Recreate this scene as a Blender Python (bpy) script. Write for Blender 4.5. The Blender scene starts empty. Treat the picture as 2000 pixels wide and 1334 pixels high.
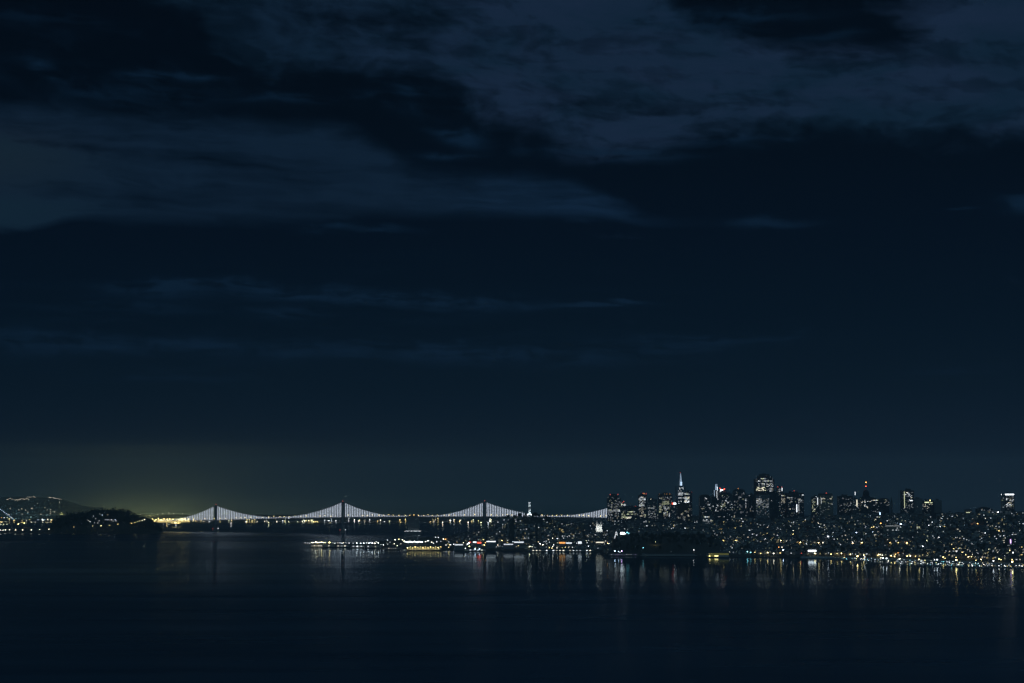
import bpy, math, random
from mathutils import Vector, Matrix, noise
random.seed(7)
R = math.radians
C = bpy.context.scene.collection
sc = bpy.context.scene

HAZE = 5e-5
DENOISE = True
GLOWP = 1.9e5
YG, GG = (1., .95, .36), (.42, .80, .85)
FARGLOW = []
for k_ in range(46):
    px_ = 40+random.Random(k_).gauss(0, 1)*0+(-120+k_*29)
    FARGLOW.append((px_, 13600+(k_*619) % 2300, 5.5*math.exp(-((px_-310)/95)**2)+.40*math.exp(-((px_-350)/380)**2)+1.5*math.exp(-((px_-60)/120)**2)+.08, YG if abs(px_-290) < 190 else GG))
# ------------------------------------------------------------------ camera
CAM_Z, F, PITCH = 283.0, 3830.0, math.atan(268/3830)
cd = bpy.data.cameras.new('camera'); cam = bpy.data.objects.new('camera', cd); C.objects.link(cam)
cam.location = (0, 0, CAM_Z); cam.rotation_euler = (math.pi/2+PITCH, 0, 0)
cd.sensor_width = 36; cd.lens = 36*F/2000; cd.clip_start = 5; cd.clip_end = 120000
sc.camera = cam
sc.view_settings.view_transform = 'Standard'; sc.view_settings.look = 'None'
sc.view_settings.exposure = 0; sc.view_settings.gamma = 1
try:
    sc.cycles.use_denoising = DENOISE; sc.cycles.denoiser = 'OPENIMAGEDENOISE'; sc.cycles.denoising_prefilter = 'ACCURATE'
    sc.cycles.max_bounces = 4; sc.cycles.diffuse_bounces = 1; sc.cycles.glossy_bounces = 2
    sc.cycles.sample_clamp_indirect = 1.5
except Exception: pass

SP, CP = math.sin(PITCH), math.cos(PITCH)
def at(px, py, Y):
    """world point seen at photo pixel (px, py), Y metres north of the viewpoint"""
    dx, dy = (px-1000)/F, (667-py)/F
    k = Y/(CP-dy*SP)
    return Vector((dx*k, Y, CAM_Z+(SP+dy*CP)*k))
def zat(py, Y): return at(1000, py, Y).z
def mpp(Y): return Y/F      # metres per photo pixel

# ------------------------------------------------------------------ sky
class E:                     # tiny expression helper around Math nodes
    nt = None
    def __init__(s, sock): s.s = sock
    @staticmethod
    def m(op, *a, clamp=False):
        n = E.nt.nodes.new('ShaderNodeMath'); n.operation = op; n.use_clamp = clamp
        for i, v in enumerate(a):
            if isinstance(v, E): E.nt.links.new(v.s, n.inputs[i])
            else: n.inputs[i].default_value = v
        return E(n.outputs[0])
    def __add__(s, o): return E.m('ADD', s, o)
    __radd__ = __add__
    def __sub__(s, o): return E.m('SUBTRACT', s, o)
    def __rsub__(s, o): return E.m('SUBTRACT', o, s)
    def __mul__(s, o): return E.m('MULTIPLY', s, o)
    __rmul__ = __mul__
    def __truediv__(s, o): return E.m('DIVIDE', s, o)
def smooth(e, a, b):
    n = E.nt.nodes.new('ShaderNodeMapRange'); n.interpolation_type = 'SMOOTHSTEP'
    E.nt.links.new(e.s, n.inputs[0])
    n.inputs[1].default_value = a; n.inputs[2].default_value = b
    n.inputs[3].default_value = 0; n.inputs[4].default_value = 1
    return E(n.outputs[0])
def curve(e, pts, lo, hi, vlo, vhi):
    n = E.nt.nodes.new('ShaderNodeFloatCurve')
    c = n.mapping.curves[0]
    q = [((a-lo)/(hi-lo), (b-vlo)/(vhi-vlo)) for a, b in pts]
    while len(c.points) < len(q): c.points.new(0.5, 0.5)
    for p, v in zip(c.points, q): p.location = v
    n.mapping.update()
    t = E.m('DIVIDE', e-lo, hi-lo, clamp=True)
    E.nt.links.new(t.s, n.inputs['Value'])
    return E(n.outputs[0])*(vhi-vlo)+vlo
def gauss(e, c, w): 
    t = (e-c)/w
    return E.m('EXPONENT', t*t*(-1.0))
def nz(vec, scale, detail=5, rough=0.55, dist=0.0):
    n = E.nt.nodes.new('ShaderNodeTexNoise'); n.inputs['Scale'].default_value = scale
    n.inputs['Detail'].default_value = detail; n.inputs['Roughness'].default_value = rough
    n.inputs['Distortion'].default_value = dist
    E.nt.links.new(vec, n.inputs['Vector']); return E(n.outputs[0])
def comb(a, b, c=0.0):
    n = E.nt.nodes.new('ShaderNodeCombineXYZ')
    for i, v in enumerate((a, b, c)):
        if isinstance(v, E): E.nt.links.new(v.s, n.inputs[i])
        else: n.inputs[i].default_value = v
    return n.outputs[0]
def mixc(f, a, b):
    n = E.nt.nodes.new('ShaderNodeMix'); n.data_type = 'RGBA'
    E.nt.links.new(f.s, n.inputs[0])
    for i, v in ((6, a), (7, b)):
        if isinstance(v, tuple): n.inputs[i].default_value = (*v, 1)
        else: E.nt.links.new(v, n.inputs[i])
    return n.outputs[2]
def addc(f, a, col):
    n = E.nt.nodes.new('ShaderNodeMix'); n.data_type = 'RGBA'; n.blend_type = 'ADD'
    E.nt.links.new(f.s, n.inputs[0]); E.nt.links.new(a, n.inputs[6]); n.inputs[7].default_value = (*col, 1)
    return n.outputs[2]
def s2l(*c): return tuple((v/255/12.92) if v <= 10.3 else ((v/255+.055)/1.055)**2.4 for v in c)

w = bpy.data.worlds.new('World'); sc.world = w; w.use_nodes = True
nt = w.node_tree; nt.nodes.clear(); E.nt = nt
tc = nt.nodes.new('ShaderNodeTexCoord'); sp = nt.nodes.new('ShaderNodeSeparateXYZ')
nt.links.new(tc.outputs['Generated'], sp.inputs[0])
dx, dy, dz = (E(sp.outputs[i]) for i in range(3))
az = E.m('ARCTAN2', dx, dy)*F+1000.0             # azimuth scale: 1 unit = 0.015 degree
elr = E.m('ARCSINE', dz)*F                        # elevation in the same unit
v = 935.0-elr*1.02
u = az
# night sky: darkest overhead, paler towards the lit city
ramp = nt.nodes.new('ShaderNodeValToRGB')
nt.links.new(E.m('DIVIDE', v+1400.0, 2450.0, clamp=True).s, ramp.inputs[0])
stops = [(-1400, s2l(3, 8, 16)), (-300, s2l(2, 8, 18)), (200, s2l(2, 10, 21)), (450, s2l(3, 14, 28)), (620, s2l(4, 18, 32)), (760, s2l(6, 22, 36)),
         (860, s2l(9, 25, 40)), (930, s2l(12, 29, 43)), (985, s2l(15, 34, 44)), (1050, s2l(16, 35, 44))]
els = ramp.color_ramp.elements
while len(els) < len(stops): els.new(0.5)
for e_, (vv, c_) in zip(els, stops): e_.position = (vv+1400)/2450; e_.color = (*c_, 1)
col = ramp.outputs[0]
g = gauss(u, 330.0, 330.0)*E.m('EXPONENT', (v-1000.0)/48.0)
col = addc(E.m('MINIMUM', g, 1.0), col, (.0200, .0215, .0085))
g2 = gauss(u, 290.0, 120.0)*smooth(v, 945, 990)
col = addc(g2, col, (.0360, .0370, .0075))
g3 = gauss(u, 450.0, 420.0)*smooth(v, 962, 985)
col = addc(g3, col, (.0048, .0060, .0030))
g4 = gauss(u, 1900.0, 380.0)*E.m('EXPONENT', (v-990.0)/90.0)
col = addc(E.m('MINIMUM', g4, 1.0), col, (.0035, .0040, .0085))
# clouds
def warp(a, b, c, sc=1.0, det=3):
    n = nt.nodes.new('ShaderNodeTexNoise'); n.inputs['Scale'].default_value = sc; n.inputs['Detail'].default_value = det
    nt.links.new(comb(a, b, c), n.inputs['Vector']); return E(n.outputs[0])-0.5
wx = warp(u/320.0, v/130.0, 3.0); wy = warp(u/320.0, v/130.0, 13.0)
wx2 = warp(u/90.0, v/45.0, 23.0); wy2 = warp(u/90.0, v/45.0, 33.0)
uu = u+wx*190.0+wx2*46.0; vv = v+wy*62.0+wy2*20.0-u*.10
fine = nz(comb(uu/150.0, vv/52.0, 1.7), 1.0, 9, .60)
fine2 = nz(comb(uu/330.0, (vv+u*.08)/26.0, 9.1), 1.0, 8, .60)
puff = nz(comb(uu/60.0, vv/34.0, 4.4), 1.0, 8, .62)
big = nz(comb(u/420.0+wx, v/170.0, 5.5), 1.0, 4, .5)
fm_ = (fine-0.5)*1.5+(puff-0.5)*.75
v1 = v+wy*52.0+wy2*26.0
upA = curve(u, [(0, -80), (1230, -80), (1330, 10), (1420, 52), (1550, 90), (1750, 90), (1850, 40), (2000, -80)], 0, 2000, -100, 400)
loA = curve(u, [(0, -40), (200, -10), (380, 60), (430, 118), (600, 142), (750, 140), (880, 165), (950, 240), (1050, 256), (1150, 296), (1300, 284), (1500, 262), (1800, 266), (2000, 276)], 0, 2000, -100, 400)
A = smooth(v1-upA, -52, 52)*smooth(loA-v1, -46, 60)
hole = gauss(u, 1165., 110.)*gauss(v, 190., 13.)+gauss(u, 1290., 100.)*gauss(v, 212., 11.)+gauss(u, 760., 170.)*gauss(v, 26., 17.)+gauss(u, 830., 50.)*gauss(v, 72., 16.)
env = smooth(u, 300, 1150)*.42+.58
A = smooth(A*(env*.62+.50)+fm_*.85-hole*.5, .18, 1.20)*(env*.8+.2)*(.60+smooth(puff*.55+fine2*.45, .38, .60)*.62)
TR = smooth(smooth(u, 1630, 1860)*smooth(100.0-v1, -30, 50)+fm_*.9, .25, 1.2)*.85
TM = smooth(gauss(u, 1170., 230.)*smooth(56.0-v1, -20, 40)+fm_*1.1, .45, 1.1)*.6
upB = curve(u, [(0, 205), (90, 200), (200, 208), (400, 212), (520, 222), (690, 229), (740, 258), (800, 300), (900, 318), (1040, 326), (1150, 343), (1210, 375), (1270, 402), (1400, 420), (1500, 419), (1590, 428), (2000, 440)], 0, 2000, 0, 600)
loB = curve(u, [(0, 462), (90, 456), (140, 440), (300, 441), (480, 436), (640, 428), (900, 420), (1050, 419), (1200, 430), (1260, 438), (1400, 427), (1500, 437), (1570, 440), (1600, 431), (2000, 436)], 0, 2000, 0, 600)
v2 = v+(fine-0.5)*44.0+(puff-.5)*22.0
B = smooth(v2-upB, -8, 46)*smooth(loB-v2, -7, 30)*(0.82+(big-.5)*.7+(fine2-.5)*1.7+(fine-.5)*1.0+(puff-.5)*.7)*(1.0-smooth(u, 1560, 1640))
B = B*(1.0-gauss(v-u*.05, 372., 16.)*smooth(u, 60, 300)*(1.0-smooth(u, 600, 1100))*.25)
Bw = gauss(u, 0., 210.)*smooth(v2-266.0-u*0.13, -4, 26)*smooth(470.0-v2, 0, 210)*.45+gauss(u, 40., 150.)*smooth(v2-388.0, -8, 22)*smooth(loB-v2, -6, 22)*.45
def lens(cu, cv, ru, rv, amp, slope=0.0):
    return gauss(u, float(cu), float(ru))*gauss(v2-(u-cu)*slope, float(cv), float(rv))*amp
W = lens(300, 565, 90, 20, .6)+lens(430, 552, 110, 11, .8)+lens(640, 572, 200, 15, .75, .03)+lens(860, 586, 130, 15, .85, .02)+lens(990, 592, 60, 8, .6)+lens(560, 607, 70, 10, .65)+lens(1180, 591, 75, 5, 1.)+lens(240, 603, 130, 8, .4) \
  +lens(120, 672, 260, 22, .6)+lens(600, 680, 330, 17, .55)+lens(1060, 686, 300, 22, .6)+lens(1480, 654, 120, 6, .7, -.03)+lens(1350, 668, 160, 10, .45, -.03)+lens(300, 733, 160, 9, .4)+lens(1840, 723, 80, 5, .55)+lens(1995, 405, 45, 18, 1.0)+lens(1870, 412, 26, 3, .8)+lens(1500, 430, 70, 9, .6) \
  +lens(110, 155, 45, 13, .7, .45)+lens(300, 150, 70, 10, .5)+lens(390, 150, 40, 10, .45)+lens(260, 185, 150, 22, .4)+lens(780, 175, 60, 16, .6)+lens(560, 185, 90, 9, .4)+lens(840, 205, 60, 10, .6)+lens(890, 250, 50, 16, .9, .3)+lens(880, 295, 50, 8, .9)+lens(1150, 290, 130, 12, .5)+lens(60, 45, 120, 16, .25)+lens(640, 437, 45, 7, .6)+lens(740, 445, 60, 7, .5)+lens(1260, 300, 90, 12, .4)+lens(1450, 270, 120, 14, .4)+lens(1450, 30, 140, 20, .5)+lens(1620, 70, 60, 10, .45, -.1)
W = W*smooth(fine2*.6+puff*.4, .40, .60)*1.75
thin = smooth(fine2, .48, .75)*gauss(v, 640., 150.)*.16*(1.0-smooth(u, 900, 1700))+smooth(fine*.5+puff*.5, .46, .64)*gauss(v, 110., 90.)*(1.0-smooth(u, 900, 1100))*.19
cA = E.m('MINIMUM', A+TR+TM, 1.0)
cB = E.m('MINIMUM', B+Bw, 1.0)
cC = E.m('MINIMUM', W+thin, 1.0)
tone = smooth(big*.6+fine*.4, .38, .62)
tone = tone*(smooth(u, 350, 1050)*.8+.2)
colA = mixc(tone, s2l(14, 34, 52), s2l(23, 39, 61))
colB = mixc(smooth(u, 700, 1250), s2l(16, 34, 53), s2l(18, 40, 64))
colB = mixc(gauss(u, 0., 160.)*gauss(v, 315., 60.)*.8, colB, s2l(25, 37, 50))
colB = mixc(Bw, colB, s2l(20, 42, 56))
fwd = smooth(elr, -10, 15)
col = mixc(cA*fwd*.95, col, colA)
col = mixc(cB*fwd*.82, col, colB)
col = mixc(cC*fwd*.8, col, s2l(12, 32, 52))
# sky behind the viewer is brightened, an added glow that fills the dark facades
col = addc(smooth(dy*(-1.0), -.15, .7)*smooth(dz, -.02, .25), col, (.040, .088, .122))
sky = nt.nodes.new('ShaderNodeTexSky'); sky.sky_type = 'NISHITA'; sky.sun_disc = False
sky.sun_elevation = R(35); sky.sun_rotation = R(200)
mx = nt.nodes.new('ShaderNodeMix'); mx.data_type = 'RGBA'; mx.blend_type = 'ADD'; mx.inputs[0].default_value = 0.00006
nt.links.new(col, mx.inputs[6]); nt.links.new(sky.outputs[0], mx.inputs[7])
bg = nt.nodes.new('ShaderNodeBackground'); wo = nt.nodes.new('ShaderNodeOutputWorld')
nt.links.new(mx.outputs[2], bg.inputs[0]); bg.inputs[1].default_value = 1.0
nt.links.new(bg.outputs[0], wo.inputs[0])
try: w.cycles.sampling_method = 'MANUAL'; w.cycles.sample_map_resolution = 512
except Exception: pass
# faint moonlight from beyond the city, above the frame (the clouds are moonlit)
ml = bpy.data.lights.new('moon', 'SUN'); ml.energy = 0.072; ml.angle = R(.5); ml.color = (.42, .74, 1)
mo = bpy.data.objects.new('moon', ml); C.objects.link(mo); mo.rotation_euler = (R(-55), 0, R(-14))

# ------------------------------------------------------------------ materials
MATS = {}
def mat(name, col, rough=.8, metal=0., emis=None, es=0., sample=False, noisy=0., scale=.05):
    if name in MATS: return MATS[name]
    m = bpy.data.materials.new(name); m.use_nodes = True
    t = m.node_tree; b = t.nodes['Principled BSDF']
    b.inputs['Base Color'].default_value = (*col, 1); b.inputs['Roughness'].default_value = rough
    b.inputs['Metallic'].default_value = metal
    if noisy:
        tc = t.nodes.new('ShaderNodeTexCoord'); n = t.nodes.new('ShaderNodeTexNoise'); n.inputs['Scale'].default_value = scale
        n.inputs['Detail'].default_value = 6
        r = t.nodes.new('ShaderNodeMapRange'); r.inputs[3].default_value = 1-noisy; r.inputs[4].default_value = 1+noisy
        mm = t.nodes.new('ShaderNodeVectorMath'); mm.operation = 'SCALE'; mm.inputs[0].default_value = col
        t.links.new(tc.outputs['Object'], n.inputs['Vector']); t.links.new(n.outputs[0], r.inputs[0])
        t.links.new(r.outputs[0], mm.inputs['Scale']); t.links.new(mm.outputs[0], b.inputs['Base Color'])
    if emis:
        b.inputs['Emission Color'].default_value = (*emis, 1); b.inputs['Emission Strength'].default_value = es
        m.cycles.emission_sampling = 'FRONT' if sample else 'NONE'
    MATS[name] = m; return m
def facade(name, col, fl=3.6, bay=4.0):
    """painted or stone wall with darker glazing bands between storeys"""
    if name in MATS: return MATS[name]
    m = bpy.data.materials.new(name); m.use_nodes = True; t = m.node_tree; b = t.nodes['Principled BSDF']
    tc = t.nodes.new('ShaderNodeTexCoord'); br = t.nodes.new('ShaderNodeTexBrick')
    mp = t.nodes.new('ShaderNodeMapping'); s = t.nodes.new('ShaderNodeSeparateXYZ'); c = t.nodes.new('ShaderNodeCombineXYZ')
    ad = t.nodes.new('ShaderNodeMath'); ad.operation = 'ADD'
    t.links.new(tc.outputs['Object'], s.inputs[0]); t.links.new(s.outputs[0], ad.inputs[0]); t.links.new(s.outputs[1], ad.inputs[1])
    t.links.new(ad.outputs[0], c.inputs[0]); t.links.new(s.outputs[2], c.inputs[1])
    br.offset = 0; br.inputs['Scale'].default_value = 1; br.inputs['Brick Width'].default_value = bay
    br.inputs['Row Height'].default_value = fl; br.inputs['Mortar Size'].default_value = .9; br.inputs['Mortar Smooth'].default_value = 0
    br.inputs['Color1'].default_value = (.03, .035, .045, 1); br.inputs['Color2'].default_value = (.05, .055, .065, 1)
    br.inputs['Mortar'].default_value = (*col, 1)
    t.links.new(c.outputs[0], br.inputs['Vector']); t.links.new(br.outputs['Color'], b.inputs['Base Color'])
    rr = t.nodes.new('ShaderNodeMapRange'); rr.inputs[3].default_value = .25; rr.inputs[4].default_value = .8
    t.links.new(br.outputs['Fac'], rr.inputs[0]); t.links.new(rr.outputs[0], b.inputs['Roughness'])
    MATS[name] = m; return m
LC = {'w': (.86, .94, 1.), 'y': (1., .78, .30), 'g': (.92, 1., .62), 'b': (.55, .75, 1.), 'c': (.25, .85, 1.), 'r': (1., .10, .05), 'o': (1., .42, .10), 'p': (.75, .45, 1.), 'm': (1., .93, .72)}
LN = {'w': 'white', 'y': 'yellow', 'g': 'greenish white', 'b': 'bluish white', 'c': 'cyan', 'r': 'red', 'o': 'orange', 'p': 'violet', 'm': 'warm white'}
def lit(c, e, sample=False): return mat('lit_%s_%g_%d' % (c, e, sample), (.1, .1, .1), .5, 0, LC[c], e, sample)
FAC = [facade('facade_pale', (.34, .34, .33)), facade('facade_dark', (.07, .075, .085), 3.8, 3.2), facade('facade_brown', (.17, .10, .075)), facade('facade_grey', (.22, .23, .24), 4, 5), facade('facade_cream', (.42, .38, .30))]
roofm = mat('roof_felt', (.06, .065, .07), .9, noisy=.3, scale=.3)
steel = mat('bridge_steel', (.22, .24, .25), .5, .2, noisy=.2, scale=.05)
conc = mat('concrete', (.28, .28, .27), .85, noisy=.25, scale=.08)
polem = mat('pole_metal', (.15, .16, .16), .5, .6)
white = mat('white_paint', (.72, .72, .70), .7, noisy=.06, scale=.2)
hw = [mat('house_wall_%d' % i, c, .85, noisy=.15, scale=.3) for i, c in enumerate([(.45, .43, .38), (.30, .31, .33), (.55, .53, .50), (.36, .27, .20), (.24, .27, .30)])]
hr = [mat('house_roof_%d' % i, c, .9, noisy=.3, scale=.4) for i, c in enumerate([(.07, .07, .075), (.12, .07, .05), (.10, .10, .10)])]
leafm = mat('leaves', (.045, .06, .03), .9, noisy=.5, scale=.12)
barkm = mat('bark', (.08, .06, .045), .9, noisy=.3, scale=1.)

# ------------------------------------------------------------------ mesh helpers
class MB:
    def __init__(s): s.v, s.f, s.m = [], [], []
    def add(s, vs, fs, mi=0):
        k = len(s.v); s.v += [tuple(p) for p in vs]; s.f += [tuple(i+k for i in f) for f in fs]; s.m += [mi]*len(fs)
    def box(s, x0, y0, z0, x1, y1, z1, mi=0, top=1.0):
        cx, cy = (x0+x1)/2, (y0+y1)/2
        t = lambda x, y: (cx+(x-cx)*top, cy+(y-cy)*top, z1)
        s.add([(x0, y0, z0), (x1, y0, z0), (x1, y1, z0), (x0, y1, z0), t(x0, y0), t(x1, y0), t(x1, y1), t(x0, y1)],
              [(0, 3, 2, 1), (4, 5, 6, 7), (0, 1, 5, 4), (1, 2, 6, 5), (2, 3, 7, 6), (3, 0, 4, 7)], mi)
    def gable(s, x0, y0, z0, x1, y1, h, mi=0, along='x'):
        if along == 'x':
            ym = (y0+y1)/2
            s.add([(x0, y0, z0), (x1, y0, z0), (x1, y1, z0), (x0, y1, z0), (x0, ym, z0+h), (x1, ym, z0+h)], [(0, 3, 2, 1), (0, 1, 5, 4), (2, 3, 4, 5), (1, 2, 5), (3, 0, 4)], mi)
        else:
            xm = (x0+x1)/2
            s.add([(x0, y0, z0), (x1, y0, z0), (x1, y1, z0), (x0, y1, z0), (xm, y0, z0+h), (xm, y1, z0+h)], [(0, 3, 2, 1), (1, 2, 5, 4), (3, 0, 4, 5), (0, 1, 4), (2, 3, 5)], mi)
    def bar(s, a, b, r, n=4, r2=None, mi=0):
        a, b = Vector(a), Vector(b); d = (b-a).normalized(); r2 = r if r2 is None else r2
        up = Vector((0, 0, 1)) if abs(d.z) < .9 else Vector((1, 0, 0))
        e1 = d.cross(up).normalized(); e2 = d.cross(e1)
        vs = []
        for p, rr in ((a, r), (b, r2)):
            for i in range(n):
                t = 2*math.pi*(i+.5)/n; vs.append(p+e1*math.cos(t)*rr+e2*math.sin(t)*rr)
        fs = [(i, (i+1) % n, n+(i+1) % n, n+i) for i in range(n)]+[tuple(range(n-1, -1, -1)), tuple(range(n, 2*n))]
        s.add(vs, fs, mi)
    def lathe(s, prof, n=16, c=(0, 0, 0), mi=0):
        vs = []
        for r, z in prof:
            for i in range(n):
                t = 2*math.pi*i/n; vs.append((c[0]+r*math.cos(t), c[1]+r*math.sin(t), c[2]+z))
        fs = []
        for k in range(len(prof)-1):
            for i in range(n): fs.append((k*n+i, k*n+(i+1) % n, (k+1)*n+(i+1) % n, (k+1)*n+i))
        fs += [tuple(range(n-1, -1, -1)), tuple((len(prof)-1)*n+i for i in range(n))]
        s.add(vs, fs, mi)
    def ball(s, c, r, mi=0, n=6, sz=1.0):
        s.lathe([(r*math.sin(a)+.001, -r*math.cos(a)*sz) for a in [math.pi*k/4 for k in range(5)]], n, c, mi)
    def leafs(s, c, r, rz, n, size, rng, mi=0):
        """a cloud of small tilted leaf clumps"""
        for _ in range(n):
            d = Vector((rng.gauss(0, 1), rng.gauss(0, 1), rng.gauss(0, 1))).normalized()*(.55+.5*rng.random())
            p = Vector((c[0]+d.x*r, c[1]+d.y*r, c[2]+d.z*rz))
            q = size*(.6+.8*rng.random())
            e1 = Vector((rng.gauss(0, 1), rng.gauss(0, 1), rng.gauss(0, .6))).normalized()
            e2 = e1.cross(Vector((rng.gauss(0, 1), rng.gauss(0, 1), rng.gauss(0, 1)))).normalized()
            s.add([p-e1*q, p+e2*q*.7, p+e1*q, p-e2*q*.7], [(0, 1, 2, 3)], mi)
    def mesh(s, name, mats):
        me = bpy.data.meshes.new(name); me.from_pydata(s.v, [], s.f)
        for m in (mats if isinstance(mats, (list, tuple)) else [mats]): me.materials.append(m)
        if isinstance(mats, (list, tuple)): me.polygons.foreach_set('material_index', s.m)
        me.update(); return me
    def build(s, name, mats, parent=None, loc=(0, 0, 0), rz=0):
        return link(name, s.mesh(name, mats), parent, loc, rz)
def link(name, me, parent=None, loc=(0, 0, 0), rz=0, scale=None):
    o = bpy.data.objects.new(name, me); C.objects.link(o); o.location = loc; o.rotation_euler = (0, 0, rz)
    if scale: o.scale = scale
    if parent: o.parent = parent
    return o
def tag(o, label=None, cat=None, group=None, kind=None):
    for k, q in (('label', label), ('category', cat), ('group', group), ('kind', kind)):
        if q: o[k] = q
    return o
def thing(name, label, cat, loc=(0, 0, 0), rz=0, group=None):
    o = bpy.data.objects.new(name, None); C.objects.link(o); o.location = loc; o.rotation_euler = (0, 0, rz)
    return tag(o, label, cat, group)
def struct(name, mb, m): return tag(mb.build(name, m), kind='structure')
UNIT = {}
def unit_pane(m):
    if m.name not in UNIT:
        b = MB(); b.box(-.5, -.06, -.5, .5, .06, .5); UNIT[m.name] = b.mesh('lit_window', m)
    return UNIT[m.name]
def unit_ball(m, name='lamp'):
    k = 'ball'+m.name
    if k not in UNIT:
        b = MB(); b.lathe([(.01, -1), (.8, -.6), (.99, 0), (.8, .6), (.01, 1)], 6); UNIT[k] = b.mesh(name, m)
    return UNIT[k]

def interp(tb, x):
    if x <= tb[0][0]: return tb[0][1]
    for (a, ya), (b, yb) in zip(tb, tb[1:]):
        if x <= b: return ya+(yb-ya)*(x-a)/(b-a)
    return tb[-1][1]
# ------------------------------------------------------------------ terrain of the city
def ZY(y, Y): return CAM_Z-(y-935)*Y/F
COLS = [   # photo column: (distance, ground height) from the shore to behind the ridge
 (640, [(8000, -8), (9500, -8), (10500, -8)]),
 (685, [(8120, -8), (8150, 2), (8500, 3), (8600, -8), (10500, -8)]),
 (760, [(7960, -8), (7990, 3), (8900, 4), (9000, -8), (10500, -8)]),
 (860, [(7790, -8), (7810, 3), (9500, 5), (9700, -8), (10500, -8)]),
 (915, [(7760, -8), (7780, 3), (8100, 6), (8700, 26), (9400, 30), (9900, -8)]),
 (948, [(7740, -8), (7760, 3), (8050, 9), (8400, 56), (8900, 50), (9900, -8)]),
 (965, [(7735, -8), (7755, 3), (8050, 12), (8400, 80), (8900, 70), (9900, 2)]),
 (985, [(7730, -8), (7750, 3), (8050, 16), (8400, 103), (8900, 75), (9900, 2)]),
 (1010, [(7725, -8), (7745, 3), (8050, 20), (8400, 114), (8900, 75), (9900, 2)]),
 (1035, [(7720, -8), (7740, 3), (8050, 24), (8400, 125), (8900, 75), (9900, 2)]),
 (1060, [(7715, -8), (7735, 3), (8050, 26), (8400, 116), (8900, 75), (9900, 2)]),
 (1085, [(7710, -8), (7730, 3), (8000, 20), (8400, 92), (8900, 80), (9900, 2)]),
 (1120, [(7700, -8), (7725, 3), (8000, 20), (8400, 66), (9000, 82), (9900, 10)]),
 (1170, [(7560, -8), (7590, 3), (7950, 18), (8400, 60), (9000, 82), (9900, 20)]),
 (1190, [(7290, -8), (7310, 4), (7400, 14), (7600, 24), (8300, 60), (9000, 82)]),
 (1215, [(7270, -8), (7290, 4), (7340, 26), (7520, 46), (7650, 44), (8300, 66), (9000, 84)]),
 (1260, [(7260, -8), (7280, 4), (7340, 38), (7520, 56), (7650, 52), (8200, 80), (9000, 90)]),
 (1320, [(7250, -8), (7270, 4), (7340, 38), (7520, 56), (7650, 50), (8200, 90), (9000, 95)]),
 (1365, [(7230, -8), (7250, 4), (7340, 24), (7520, 46), (7650, 48), (8200, 96), (9000, 95)]),
 (1400, [(7150, -8), (7170, 4), (7350, 10), (7550, 28), (7700, 50), (8150, 104), (9000, 95)]),
 (1450, [(7110, -8), (7130, 4), (7350, 9), (7550, 38), (8050, 110), (9000, 95)]),
 (1520, [(7100, -8), (7120, 4), (7300, 10), (7550, 45), (7980, 112), (9000, 80)]),
 (1600, [(7085, -8), (7105, 4), (7250, 12), (7550, 64), (7900, 124), (8800, 70)]),
 (1680, [(7000, -8), (7020, 4), (7200, 14), (7500, 68), (7850, 134), (8800, 70)]),
 (1760, [(6890, -8), (6910, 4), (7080, 12), (7400, 64), (7750, 140), (8800, 60)]),
 (1850, [(6740, -8), (6760, 4), (6950, 10), (7300, 58), (7650, 142), (8700, 60)]),
 (1930, [(6610, -8), (6630, 4), (6850, 10), (7250, 60), (7550, 146), (8700, 60)]),
 (2000, [(6490, -8), (6510, 4), (6750, 10), (7150, 54), (7500, 148), (8700, 60)]),
 (2150, [(6300, -8), (6320, 4), (6600, 10), (7050, 54), (7450, 145), (8700, 60)]),
 (2500, [(6000, -8), (6020, 4), (6400, 10), (6950, 54), (7450, 140), (8700, 60)])]
def colz(pts, Y):
    if Y <= pts[0][0]: return pts[0][1]
    for (a, za), (b, zb) in zip(pts, pts[1:]):
        if Y <= b: return za+(zb-za)*(Y-a)/(b-a)
    return pts[-1][1]
def ground(X, Y):
    px = 1000+F*X/Y
    if px <= COLS[0][0]: return -8.
    for (a, pa), (b, pb) in zip(COLS, COLS[1:]):
        if px <= b:
            t = (px-a)/(b-a); t = t*t*(3-2*t)
            z = colz(pa, Y)*(1-t)+colz(pb, Y)*t
            if z > 12: z += min(1, (z-12)/30)*7*noise.noise(Vector((X/160, Y/160, 0)))
            return z
    return colz(COLS[-1][1], Y)
def hit(px, py, dz=0.):
    """where the line of sight through a photo pixel meets the ground raised by dz"""
    Y = 5900
    while Y < 10400:
        p = at(px, py, Y)
        g = ground(p.x, Y)
        if g > 0 and p.z <= g+dz: return Vector((p.x, Y, g))
        if g <= 0 and p.z <= 0: pass
        Y += 12
    return None
mb = MB(); nx, ny = 330, 130
Ys = [5950+(9950-5950)*j/ny for j in range(ny+1)]
Ps = [620+(2500-620)*i/nx for i in range(nx+1)]
vs = [((p-1000)/F*Y, Y, ground((p-1000)/F*Y, Y)) for Y in Ys for p in Ps]
mb.add(vs, [(j*(nx+1)+i, j*(nx+1)+i+1, (j+1)*(nx+1)+i+1, (j+1)*(nx+1)+i) for j in range(ny) for i in range(nx)])
cityland = struct('city_hills', mb, mat('ground', (.055, .06, .045), .95, noisy=.5, scale=.01))
for p in cityland.data.polygons: p.use_smooth = True

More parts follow.
